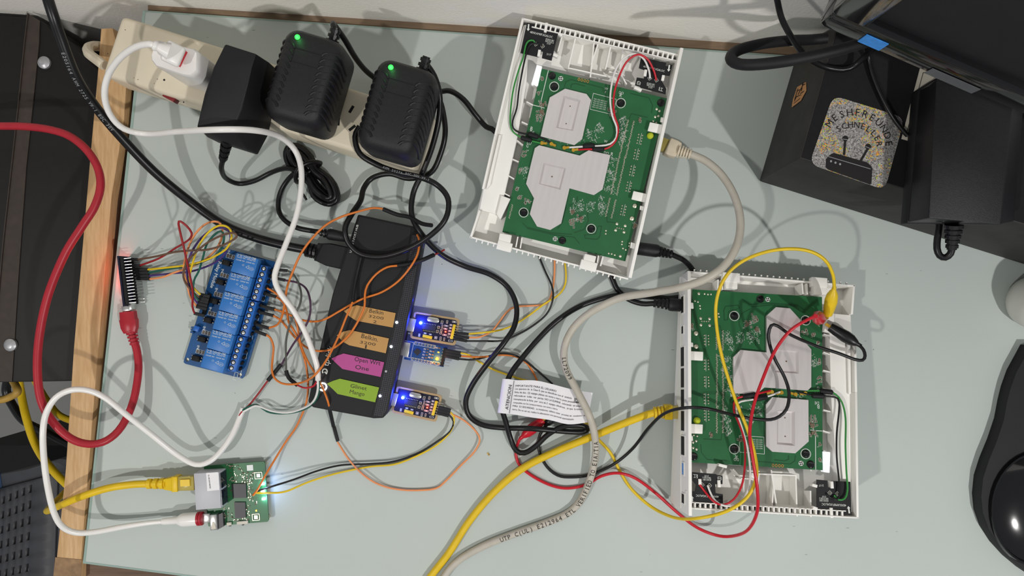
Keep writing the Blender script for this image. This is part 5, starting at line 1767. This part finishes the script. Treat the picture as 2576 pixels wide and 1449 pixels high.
    # holding tabs reaching in from the port wall
    for f, pts, h0 in ((LA, ((1722, 1112), (1850, 1140), (1828, 1222), (1700, 1192)), .005), (LA, ((1822, 1066), (1872, 1078), (1862, 1122), (1815, 1110)), .006), (LB, ((1572, 508), (1712, 540), (1692, 618), (1552, 585)), .005), (LB, ((1632, 642), (1690, 655), (1680, 695), (1628, 680)), .006), (LB, ((1548, 975), (1602, 990), (1592, 1042), (1540, 1028)), .005)):
        q = [f(*p, h0) for p in pts]
        MB().loft([[v - V((0, 0, .0022)) for v in q], q]).build('holding_tab', M['white'], t, bevel=.0004)
    # light pipe at the corner of the board
    q = [LA(*p, .002) for p in ((690, 590), (738, 605), (700, 780), (640, 765))]
    MB().loft([[v - V((0, 0, .006)) for v in q], q]).build('light_pipe', M['pipe'], t, bevel=.0004)
    # antenna boards
    for lab, pts, letters in (('black antenna board with white arrow', ((600, 205), (765, 245), (758, 300), (775, 303), (785, 250), (890, 275), (825, 552), (735, 528), (745, 470), (715, 462), (705, 520), (540, 482)),
                               (('48XKAM0F.0GALOC', (625, 300), (832, 348)), ('E202181', (770, 366), (842, 382)), ('94V-0 SD-2', (765, 382), (842, 398)), ('2133', (780, 400), (812, 408)), ('2117', (778, 500), (818, 508)))),
                              ('black antenna board with two characters', ((1640, 520), (1870, 572), (1862, 600), (1888, 605), (1892, 585), (1925, 592), (1900, 690), (1850, 685), (1830, 740), (1870, 810), (1862, 858), (1640, 800), (1630, 790), (1585, 775), (1602, 705), (1665, 715), (1680, 640), (1620, 620)),
                               (('48XKAM0F.0GALOC', (1658, 612), (1852, 658)), ('E202181', (1692, 768), (1760, 782)), ('94V-0 SD-2', (1690, 782), (1760, 798)), ('2133', (1705, 800), (1740, 808))))):
        LK = (lambda x, y, h: LA(x, y, h) + shift) if 'two' in lab else LA
        q = [LK(*p, .004) for p in pts]
        ab = MB().loft([[v - V((0, 0, .001)) for v in q], q]).build('antenna_board', M['blackm'], t, label=lab)
        pm = MB()
        for body, a, b in letters:
            pm.text(body, LK(*a, .0042), LK(*b, .0042), hs=1.15)
        ar = ((616, 220), (612, 262)) if 'arrow' in lab else ((1898, 592), (1892, 632))
        A, B = LK(*ar[0], .0042), LK(*ar[1], .0042)
        pm.bar(A, B, .0011, .0001)
        d = (B - A).normalized()
        s = V((0, 0, 1)).cross(d)
        pm.add([B + d * .0018, B + s * .0013, B - s * .0013], [(0, 1, 2)])
        for q in (((680, 402), (742, 420)) if 'arrow' in lab else ((1718, 713), (1780, 730))):
            c_ = LK(*q, .0042)
            e4 = [c_ + V((.0017, 0, 0)), c_ + V((0, .0017, 0)), c_ + V((-.0017, 0, 0)), c_ + V((0, -.0017, 0))]
            for i in range(4):
                pm.bar(e4[i], e4[(i + 1) % 4], .0002, .0001)
        if 'two' in lab:   # the two printed characters, drawn stroke by stroke
            for strokes, ox, oy in (((((0, 2), (8, 2), (8, 10), (0, 10), (0, 2)), ((0, 6), (8, 6)), ((4, 2), (3, 0))), 1608, 735), ((((2, 0), (0, 4), (3, 4), (0, 8), (3, 8)), ((0, 10), (3, 10)), ((5, 2), (10, 2)), ((7, 2), (7, 10)), ((4, 10), (11, 10))), 1805, 790)):
                for st_ in strokes:
                    qq = [LK(ox + x * 3.4 - y * .6, oy + y * 3.2 + x * .9, .0042) for x, y in st_]
                    for i in range(len(qq) - 1):
                        pm.bar(qq[i], qq[i + 1], .0003, .0001)
        pm.build('print', M['print'], ab, fix=False)
        for q in (((680, 402), (742, 420)) if 'arrow' in lab else ((1718, 713), (1780, 730))):
            c_ = LK(*q, .004)
            MB().lathe(c_, c_ + V((0, 0, .001)), [(0, .0008), (1, .0003)], 8).build('solder_joint', M['solder'], ab)
    # gold antenna sockets
    for (x, y), (x1, y1) in (((735, 1305), (782, 1308)), ((822, 1312), (862, 1330)), ((940, 1348), (985, 1342)), ((1022, 1368), (1068, 1362))):
        a, b = LA(x, y, .0012), LA(x1, y1, .0012)
        g_ = MB().bar(a, b, .0018, .0014)
        g_.lathe(a - V((0, 0, .0008)), a + V((0, 0, .0012)), [(0, .0015), (1, .0015)], 12)
        g_.build('antenna_plug', M['gold'], t)
    # sockets on the outer face of the port wall
    d = (pb - pt).normalized()
    s = V((0, 0, 1)).cross(d)
    L_ = (pb - pt).length
    for u0, u1, hh in ((.040, .075, .008), (.155, .20, .005), (.235, .31, .011), (.335, .415, .011), (.425, .505, .011), (.515, .595, .011), (.605, .685, .011), (.745, .775, .006), (.835, .905, .0085)):
        c_ = pt + d * L_ * (1 - (u0 + u1) / 2 if False else (u0 + u1) / 2) + s * .0001
        c_.z = -.0045
        MB().box(c_, (L_ * (u1 - u0), .0010, hh), Matrix((d, s, V((0, 0, 1)))).transposed()).build('socket_opening', M['dark'] if hh != .005 else M['stickerb'], t)
        fr = MB()
        for k, (dx, dz, ww, hw) in enumerate(((0, hh / 2 + .0005, L_ * (u1 - u0) + .002, .0008), (0, -hh / 2 - .0005, L_ * (u1 - u0) + .002, .0008), (L_ * (u1 - u0) / 2 + .0006, 0, .0008, hh), (-L_ * (u1 - u0) / 2 - .0006, 0, .0008, hh))):
            fr.box(c_ + d * dx + V((0, 0, dz)) + s * .0002, (ww, .001, hw), Matrix((d, s, V((0, 0, 1)))).transposed())
        fr.build('socket_frame', M['white'], t)
    for k, pts, m, r in tail:
        if k == 's':
            q = [t.L(*p) for p in pts]
            MB().lathe(q[0], q[1], [(0, .0013), (.1, .0020), (.9, .0020), (1, .0013)], 12).build('sleeve', M['blackm'], t)
        else:
            MB().tube([t.L(*p) for p in pts], r, 8).build('antenna_lead', M[m], t, angle=60)
    return t


W_ = .0007
router('opened white router lying nearer the wall, arrows on its antenna boards pointing at the viewer', F1, [
    ('w', [(1346, 110, .005), (1342, 102, .0055), (1330, 103, .006), (1322, 116, .006), (1317, 142, .0065), (1305, 176, .006), (1292, 222, .005), (1285, 272, .0045), (1284, 312, .004), (1292, 333, .004), (1312, 346, .0035), (1335, 354, .003), (1366, 361, .0015)], 'lgreen', W_),
    ('w', [(1364, 115, .005), (1355, 110, .0055), (1338, 110, .006), (1328, 122, .006), (1320, 150, .006), (1312, 190, .006), (1305, 230, .005), (1300, 272, .0045), (1290, 303, .004), (1291, 322, .004), (1306, 333, .0035), (1330, 338, .003), (1356, 344, .003), (1384, 358, .0015)], 'wblack', W_),
    ('w', [(1635, 197, .005), (1633, 178, .007), (1621, 150, .010), (1605, 138, .012), (1590, 136, .012), (1570, 146, .012), (1551, 171, .010), (1540, 206, .008), (1535, 250, .006), (1540, 290, .005), (1551, 320, .004), (1550, 346, .0035), (1535, 362, .003), (1510, 367, .003), (1480, 368, .003), (1432, 371, .0018)], 'wwhite', W_ * 1.15),
    ('w', [(1651, 202, .005), (1646, 181, .007), (1631, 151, .011), (1612, 138, .013), (1596, 140, .013), (1576, 156, .012), (1560, 186, .010), (1548, 222, .008), (1543, 256, .006), (1546, 291, .005), (1555, 320, .004), (1549, 354, .0035), (1530, 372, .003), (1508, 376, .003), (1480, 375, .003), (1455, 377, .0018)], 'alred', W_ * 1.15),
    ('s', [(1328, 337, .003), (1355, 345, .003)], '', 0), ('s', [(1310, 346, .0035), (1338, 354, .003)], '', 0), ('s', [(1466, 368, .003), (1496, 366, .003)], '', 0), ('s', [(1490, 375, .003), (1520, 375, .003)], '', 0)])
F2s = F2 @ Matrix.Scale(S2, 4)
F2s.translation = F2.translation
router('opened white router nearer the viewer with clip leads attached to its board', F2s, [
    ('w', [(2098, 1246, .005), (2110, 1257, .006), (2125, 1254, .006), (2132, 1232, .006), (2129, 1180, .006), (2127, 1120, .006), (2127, 1052, .005), (2118, 1012, .005), (2102, 992, .0045), (2085, 984, .004), (2060, 983, .003), (2030, 983, .0018)], 'lgreen', W_),
    ('w', [(2080, 1243, .005), (2096, 1256, .007), (2110, 1252, .007), (2111, 1212, .006), (2105, 1150, .006), (2105, 1090, .006), (2110, 1042, .005), (2111, 1010, .005), (2100, 999, .0045), (2075, 997, .004), (2045, 995, .003), (2004, 985, .0018)], 'wblack', W_),
    ('w', [(1760, 1219, .005), (1776, 1240, .006), (1796, 1262, .010), (1820, 1270, .010), (1846, 1256, .010), (1866, 1221, .010), (1874, 1170, .008), (1873, 1112, .006), (1861, 1071, .005), (1848, 1040, .004), (1846, 1016, .0035), (1856, 1001, .003), (1880, 996, .003), (1912, 989, .003), (1938, 983, .0018)], 'alred', W_ * 1.15),
    ('w', [(1780, 1221, .005), (1792, 1250, .007), (1810, 1268, .010), (1836, 1273, .011), (1861, 1264, .011), (1880, 1236, .010), (1887, 1190, .008), (1881, 1132, .006), (1868, 1082, .005), (1855, 1042, .004), (1852, 1021, .0035), (1864, 1010, .003), (1900, 1004, .003), (1935, 996, .003), (1962, 986, .0018)], 'wwhite', W_ * 1.15),
    ('s', [(2095, 987, .0042), (2062, 983, .003)], '', 0), ('s', [(2074, 997, .004), (2042, 995, .003)], '', 0), ('s', [(1868, 998, .003), (1902, 992, .003)], '', 0), ('s', [(1895, 1005, .003), (1930, 998, .003)], '', 0)], V((.0026, .0048, 0)))

# ---------------------------------------------------------------- crocodile clip leads
def clip(t, a, b, w, m, tipm=True):
    """boot from the wire end a to the jaw end b"""
    A, B = t.inv @ P(*a), t.inv @ P(*b)
    d = (B - A).normalized()
    s_ = d.cross(V((0, 0, 1)))
    s_ = s_.normalized() if s_.length > .05 else V((1, 0, 0))
    u_ = s_.cross(d)
    rg = []
    for k, hw, ht in ((0, .0016, .0016), (.1, .0018, .0018), (.16, .0028, .0028), (.3, w * .9, w * .75), (.5, w, w * .9), (.8, w * .85, w * .8), (1, w * .7, w * .6)):
        c_ = A.lerp(B, k)
        rg.append([c_ + s_ * (math.cos(i * .7854) * hw) + u_ * (math.sin(i * .7854) * ht) for i in range(8)])
    MB().loft(rg).build('clip_boot', M[m], t, angle=55)
    if tipm:
        MB().bar(B - d * .002, B + d * .004, .0022, .0014).build('metal_jaw', M['gold'], t)


al = lead('yellow clip lead arching over the lower router from below the paper tag', [(1455, 1050, .002), (1478, 1068, .0015), (1500, 1100, .0015), (1535, 1138, .002), (1560, 1186, .002), (1590, 1232, .004), (1640, 1276, .012), (1700, 1303, .035), (1760, 1303, .058), (1830, 1285, .064), (1880, 1250, .066), (1902, 1202, .066), (1900, 1150, .064), (1880, 1080, .060), (1848, 1000, .058), (1815, 892, .056), (1801, 800, .056), (1806, 740, .058), (1830, 690, .062), (1872, 655, .066), (1930, 633, .070), (1990, 626, .072), (2040, 633, .072), (2076, 655, .070), (2095, 690, .064), (2099, 726, .056)], 'wyel', .0013, name='clip_lead', cat='clip lead', group='crocodile clip leads')
clip(al, (2099, 722, .056), (2082, 792, .040), .0052, 'wyel')
al = lead('red clip lead snaking in front of the lower router up to its board', [(1309, 1102, .005), (1300, 1122, .003), (1298, 1146, .0016), (1310, 1174, .002), (1345, 1201, .002), (1390, 1222, .002), (1430, 1228, .002), (1475, 1219, .002), (1512, 1198, .004), (1555, 1190, .0070), (1600, 1204, .006), (1650, 1241, .006), (1700, 1286, .005), (1750, 1325, .006), (1800, 1346, .012), (1840, 1349, .022), (1880, 1334, .044), (1904, 1290, .064), (1905, 1230, .071), (1893, 1150, .073), (1886, 1090, .071), (1896, 1020, .066), (1920, 950, .062), (1950, 882, .062), (1990, 830, .064), (2040, 800, .068), (2056, 795, .070)], 'alred', .0013, name='clip_lead', cat='clip lead', group='crocodile clip leads')
clip(al, (1309, 1103, .005), (1366, 1056, .005), .0048, 'alred')
clip(al, (2052, 795, .072), (2066, 804, .036), .0056, 'alred', False)
al = lead('black clip lead running across the lower router shields from below the paper tag', [(1372, 1072, .0045), (1359, 1092, .003), (1355, 1112, .0018), (1358, 1140, .0016), (1376, 1174, .002), (1402, 1195, .002), (1432, 1200, .002), (1480, 1195, .002), (1540, 1170, .004), (1590, 1130, .012), (1632, 1076, .026), (1672, 1040, .042), (1722, 1026, .056), (1780, 1028, .060), (1850, 1045, .052), (1910, 1055, .050), (1950, 1053, .052), (1978, 1030, .054), (1985, 990, .052), (1974, 950, .050), (1950, 905, .052), (1937, 870, .056), (1933, 842, .058), (1940, 819, .060), (1956, 820, .060), (1990, 843, .056), (2050, 869, .050), (2110, 889, .048), (2150, 904, .048), (2170, 906, .048), (2176, 895, .048), (2172, 880, .047), (2162, 869, .045)], 'wblack', .0013, name='clip_lead', cat='clip lead', group='crocodile clip leads')
clip(al, (1372, 1072, .0045), (1402, 1035, .0045), .0040, 'wblack')
clip(al, (2166, 871, .045), (2088, 822, .038), .0050, 'wblack')
# ring of clear desk bits: the tiny brass shaving left on the glass
q = P(1228, 1146, .0004)
o = MB().tube([V((0, 0, 0)), V((.0012, .0006, .0002)), V((.0004, .0016, .0004)), V((-.0008, .0012, .0003)), V((.0002, .0026, .0002))], .0003, 5, .0006).build('brass_shaving', M['gold'])
o.location = q
tag(o, 'tiny curled brass shaving on bare glass left of the paper tag', 'debris')

# ---------------------------------------------------------------- black box, monitor and other things on the right
BT = .095
bx = T('cardboard_box', 'black cardboard box under the monitor carrying the foil sticker', 'box', at(2300, 350, 0))
bb = [bx.W(1910, 456, .001), bx.W(2010, 116, .001), bx.W(2800, 300, .001), bx.W(2700, 704, .001)]
tt = [bx.W(2012, 398, BT), bx.W(2104, 66, BT), bx.W(2900, 300, BT), bx.W(2800, 632, BT)]
MB().loft([bb, tt]).build('carton', M['card'], bx, bevel=.001)
tq = [bx.W(2016, 396, BT + .0003), bx.W(2108, 70, BT + .0003), bx.W(2900, 303, BT + .0003), bx.W(2798, 627, BT + .0003)]
MB().loft([[q - V((0, 0, .0003)) for q in tq], tq]).build('lid', M['cardtop'], bx)
# logo on the left flank: lies in the flank plane
e1 = (bb[1] - bb[0]).normalized()
n_ = (tt[0] - bb[0]).cross(e1).normalized()
if n_.x > 0:
    n_ = -n_
def flank(px, py):
    c = bx.inv @ CAM
    d = ray(px, py)
    return c + d * ((bb[0] - c).dot(n_) / d.dot(n_)) + n_ * .0014
zk = zoom(1800, 0, 3.294)
lg = [flank(*zk(*q)) for q in ((765, 683), (768, 755), (722, 838), (645, 895), (655, 830), (690, 725))]
MB().add(lg, [tuple(range(6))]).build('logo', M['stickero'], bx, fix=False)
mb = MB()
for a, b in (((760, 700), (735, 715)), ((745, 700), (700, 790)), ((735, 740), (690, 760)), ((725, 790), (680, 810)), ((715, 820), (665, 860)), ((750, 760), (720, 780)), ((700, 740), (672, 830)), ((740, 690), (728, 760)), ((690, 800), (668, 845))):
    mb.bar(flank(*zk(*a)) + n_ * .0002, flank(*zk(*b)) + n_ * .0002, .0006, .0002)
mb.build('logo_lines', M['ink'], bx)

# foil sticker
stx = T('foil_sticker', 'glittering square foil sticker with lettering and a router drawing', 'sticker', frame((2038, 411), (2228, 476), BT))
S_ = lambda x, y, h=.0006: stx.W(*zk(x, y), BT + h)
c4 = [stx.W(x, y, BT + .0008) for x, y in ((2036, 412), (2096, 240), (2276, 296), (2226, 478))]
pts = []
for i in range(4):
    p, a, b = c4[i], c4[i - 1], c4[(i + 1) % 4]
    pa, pb = p + (a - p).normalized() * .0075, p + (b - p).normalized() * .0075
    for k in range(7):
        u = k / 6
        pts.append(pa * (1 - u) ** 2 + p * 2 * u * (1 - u) + pb * u * u)
MB().loft([[q - V((0, 0, .0003)) for q in pts], pts]).build('foil', M['holo'], stx)
mb = MB()
def arc_text(body, pts, hgt):
    pth = crom([S_(x, y, .0010) for x, y in pts], .0005)
    tot = sum((pth[i + 1] - pth[i]).length for i in range(len(pth) - 1))
    adv = tot / len(body)
    up_ = [q + V((0, 0, 0)) for q in pth]
    along(mb, body, up_, adv * .5, hgt, 0.0, adv=adv / hgt)


arc_text('MESHFREUNDE', [(925, 1050), (975, 985), (1055, 945), (1145, 930), (1238, 945), (1320, 988), (1385, 1050), (1428, 1135), (1440, 1222)], .0072)
arc_text('SCHNELLER', [(998, 1082), (1050, 1050), (1120, 1034), (1198, 1040), (1265, 1068), (1320, 1112), (1350, 1165), (1360, 1222)], .0062)
bar = lambda a, b, w: mb.bar(S_(*a, .0010), S_(*b, .0010), w, .0001)
body = [S_(*q, .0010) for q in ((960, 1275), (985, 1268), (1255, 1345), (1290, 1375), (1300, 1400), (1292, 1520), (1280, 1530), (930, 1405), (912, 1385), (915, 1320), (935, 1295))]
mb.add(body, [tuple(range(len(body)))])
for a, b, c_ in (((1075, 1165), (1065, 1285), (1076, 1148)), ((1262, 1232), (1195, 1345), (1265, 1215))):
    bar(a, b, .0016)
    mb.disc(S_(*c_, .0010), .0021, 14)
bar((935, 1385), (985, 1398), .0008)
bar((1205, 1482), (1250, 1498), .0008)
mb.build('drawing', M['ink'], stx, fix=False)
mb = MB()
for q in ((957, 1336), (994, 1348), (1032, 1360)):
    mb.disc(S_(*q, .0012), .0008, 12)
mb.bar(S_(935, 1297, .0012), S_(1285, 1400, .0012), .0004, .0001)
for q0, q1 in (((1055, 1152), (1097, 1158)), ((1245, 1215), (1285, 1232))):
    mb.bar(S_(*q0, .0012), S_(*q1, .0012), .0004, .0001)
mb.build('drawing_detail', M['printg'], stx, fix=False)

# white card lying on the box
zp = zoom(2200, 100, 4.83)
cd_ = T('paper_card', 'cream card with thin printed border half under the power brick', 'card', at(2300, 260, BT))
cp = [cd_.W(*zp(*q), BT + .0009) for q in ((555, 342), (900, 455), (760, 1320), (328, 1205))]
MB().loft([[q - V((0, 0, .0004)) for q in cp], cp]).build('card', M['cream'], cd_)
mb = MB()
ip = [cd_.W(*zp(*q), BT + .001) for q in ((592, 398), (870, 490), (720, 1270), (378, 1172))]
for i in range(4):
    mb.bar(ip[i], ip[(i + 1) % 4], .0004, .0001)
mb.build('border', M['ink'], cd_)

# power brick
pk = T('power_brick', 'large black power brick resting on the cardboard box', 'power adapter', at(2400, 400, BT))
zq = zoom(2200, 380, 4.83)
tp = [pk.W(*q, .132) for q in (zp(750, 470), zp(1150, 490), zp(1688, 690), zq(1540, 895), zq(660, 815))]
bo = [pk.W(*q, .106) for q in (zp(530, 610), zp(640, 510), zp(830, 455), zp(1690, 640), zq(1560, 850), zq(1540, 905), zq(480, 880), zq(395, 860))]
bt2 = [V((q.x, q.y, .0013)) for q in bo]
lo_ = [pk.W(*q, .106) for q in (zp(530, 610), zp(770, 455), zp(1700, 680), zq(1575, 890), zq(395, 880))]
MB().loft([[V((q.x, q.y, .0013)) for q in lo_], [V((q.x, q.y, .011)) for q in lo_]]).build('lower_shell', M['blackm'], pk, bevel=.0015)
c_ = sum(lo_, V()) / 5
in_ = [c_ + (q - c_) * .985 for q in lo_]
MB().loft([[V((q.x, q.y, .0115)) for q in in_], [V((q.x, q.y, .022)) for q in in_], tp]).build('upper_shell', M['black'], pk, bevel=.0012)
a, b = pk.W(2400, 566, .108), pk.W(2394, 628, .104)
prof = []
for k in range(5):
    u = k / 5
    prof += [(u, .0062 - u * .0026), (u + .12, .0062 - u * .0026), (u + .125, .0042 - u * .0012), (u + .195, .0042 - u * .0012)]
MB().lathe(a, b, prof + [(1, .0026)], 14).build('strain_relief', M['cable'], pk, angle=25)
w = path3([(2395, 622, .104), (2391, 638, .102), (2378, 648, .1), (2364, 643, .099), (2357, 625, .099), (2358, 600, .099), (2362, 572, .099), (2364, 545, .099)])
MB().tube([pk.inv @ q for q in w], .0024, 10).build('cord', M['cable'], pk, angle=60)

# monitor -------------------------------------------------------------------
MZ = .19
ma, mb_ = P(2052, 66, MZ), P(2590, 300, MZ)
dm = (mb_ - ma).normalized()
nm = V((dm.y, -dm.x, 0))            # screen side, towards the viewer
if nm.y > 0:
    nm = -nm
tiltv = (V((0, 0, 1)) - nm * .10).normalized()
Mx = Matrix((dm, -nm, V((0, 0, 1)))).transposed().to_4x4()
Mx.translation = ma
mo = T('monitor', 'glossy black computer monitor leaning over the corner of the desk', 'monitor', Mx)
ML, MH, BZW = .46, .25, .022
def mbox(name, x0, x1, z0, z1, y0, y1, m, bev=.002):
    return MB().box(((x0 + x1) / 2, (y0 + y1) / 2, (z0 + z1) / 2), (x1 - x0, y1 - y0, z1 - z0)).build(name, M[m], mo, bevel=bev)
mbox('bezel', 0, ML, 0, BZW, 0, .022, 'blackg', .004)
mbox('bezel', 0, ML, MH - BZW, MH, 0, .022, 'blackg', .004)
mbox('bezel', 0, BZW, BZW * .8, MH - BZW * .8, 0, .022, 'blackg', .003)
mbox('bezel', ML - BZW, ML, BZW * .8, MH - BZW * .8, 0, .022, 'blackg', .003)
mbox('screen', BZW * .8, ML - BZW * .8, BZW * .8, MH - BZW * .8, .006, .012, 'blackm', 0)
mbox('back_cover', .01, ML - .01, .008, MH - .008, .018, .034, 'blackm', .008)
mbox('lower_lip', .02, ML - .02, -.006, .001, .004, .03, 'blackg', .002)
mbox('stand_neck', .30, .36, -.085, .12, .034, .055, 'blackm', .003)
q = mo.inv @ P(2195, 95, MZ + .006)
MB().box((q.x, -.0006, .010), (.0135, .0006, .0105)).build('blue_sticker', M['stickerb'], mo)
MB().box((q.x + .052, -.0006, .006), (.030, .0004, .008)).build('grey_sticker', mat('grey_label', srgb(88, 90, 92), .5), mo)
base = MB().box((.33, .045, BT + .0075 - MZ), (.13, .07, .012)).build('stand_foot', M['blackm'], mo, bevel=.003)

wire('monitor_cable', 'thick black cable looping sideways out from behind the monitor', 'cable',
     [(2260, 85, .150), (2200, 100, .156), (2100, 128, .160), (2000, 150, .158), (1910, 162, .152), (1858, 161, .145), (1838, 146, .138), (1858, 126, .13), (1920, 110, .12), (1990, 102, .11), (2040, 100, .10), (2080, 96, .10)], .0037, 'blackm', 14)
wire('monitor_cable', 'thin black cable dropping down the wall to the box and behind the monitor', 'cable',
     [(1925, -420, .24), (1928, -220, .19), (1940, -60, .155), (1953, -10, .15), (1966, 45, .14), (1990, 92, .128), (2012, 125, .115), (2035, 148, .105), (2075, 168, .0985), (2120, 175, .0985), (2150, 165, .1), (2182, 135, .11), (2200, 112, .13)], .0020, 'cable', 10)
wire('monitor_cable', 'black cable lying across the box lid over the sticker corner', 'cable',
     [(2180, 110, .11), (2184, 140, .1), (2192, 180, .0985), (2212, 232, .0985), (2240, 285, .0992), (2266, 322, .0992), (2283, 341, .0992)], .0016, 'cable', 10)

# pale rounded object at the right border
ob = T('rounded_case', 'pale grey rounded plastic object cut off by the border', 'plastic object', at(2650, 762, 0))
c_ = ob.inv @ P(2650, 762, .03); c_.z = 0
MB().lathe(V((c_.x, c_.y, .0005)), V((c_.x, c_.y, .048)), [(0, .018), (.08, .021), (.3, .0238), (.55, .0235), (.8, .019), (.94, .011), (1, .003)], 32).build('body', M['lens'], ob, angle=60)
MB().lathe(V((c_.x, c_.y, .0475)), V((c_.x, c_.y, .05)), [(0, .004), (.5, .004), (1, .002)], 16).build('knob', M['grey'], ob)

# black pad with cushion, lower right
zw = zoom(2240, 600, 1.7067)
wp = T('wrist_rest_pad', 'black curved pad with a glossy round cushion at the border', 'wrist rest', at(2570, 1200, 0))
ol = [zw(*q) for q in ((600, 460), (572, 512), (540, 570), (515, 640), (500, 700), (485, 780), (455, 870), (420, 955), (396, 1030), (388, 1110), (395, 1180), (420, 1250), (465, 1320), (520, 1380), (580, 1430), (640, 1470), (760, 1500), (900, 1500), (900, 460))]
tp = [wp.W(x, y, .012) for x, y in ol]
c_ = sum(tp, V()) / len(tp)
MB().loft([[V((q.x, q.y, .0005)) for q in tp], [V((q.x, q.y, .009)) for q in tp], [c_ + (V((q.x, q.y, .012)) - c_) * .985 for q in tp]]).build('pad', M['blackm'], wp, angle=40)
cc = wp.W(*zw(640, 1160), .012)
rx = (wp.W(*zw(420, 1160), .012) - cc).length
rings = []
for k, z in ((1.0, .0118), (.985, .0150), (.955, .0150), (.93, .0132), (.9, .0138), (.75, .0165), (.5, .0185), (.25, .0195), (.02, .0198)):
    rings.append([V((cc.x + math.cos(a * .157) * rx * k, cc.y + math.sin(a * .157) * rx * 1.15 * k, z)) for a in range(40)])
MB().loft(rings).build('cushion', M['blackg'], wp, angle=50)

for o in list(bpy.data.objects):
    if o.name.startswith('reference') and not o.children:
        bpy.data.objects.remove(o)
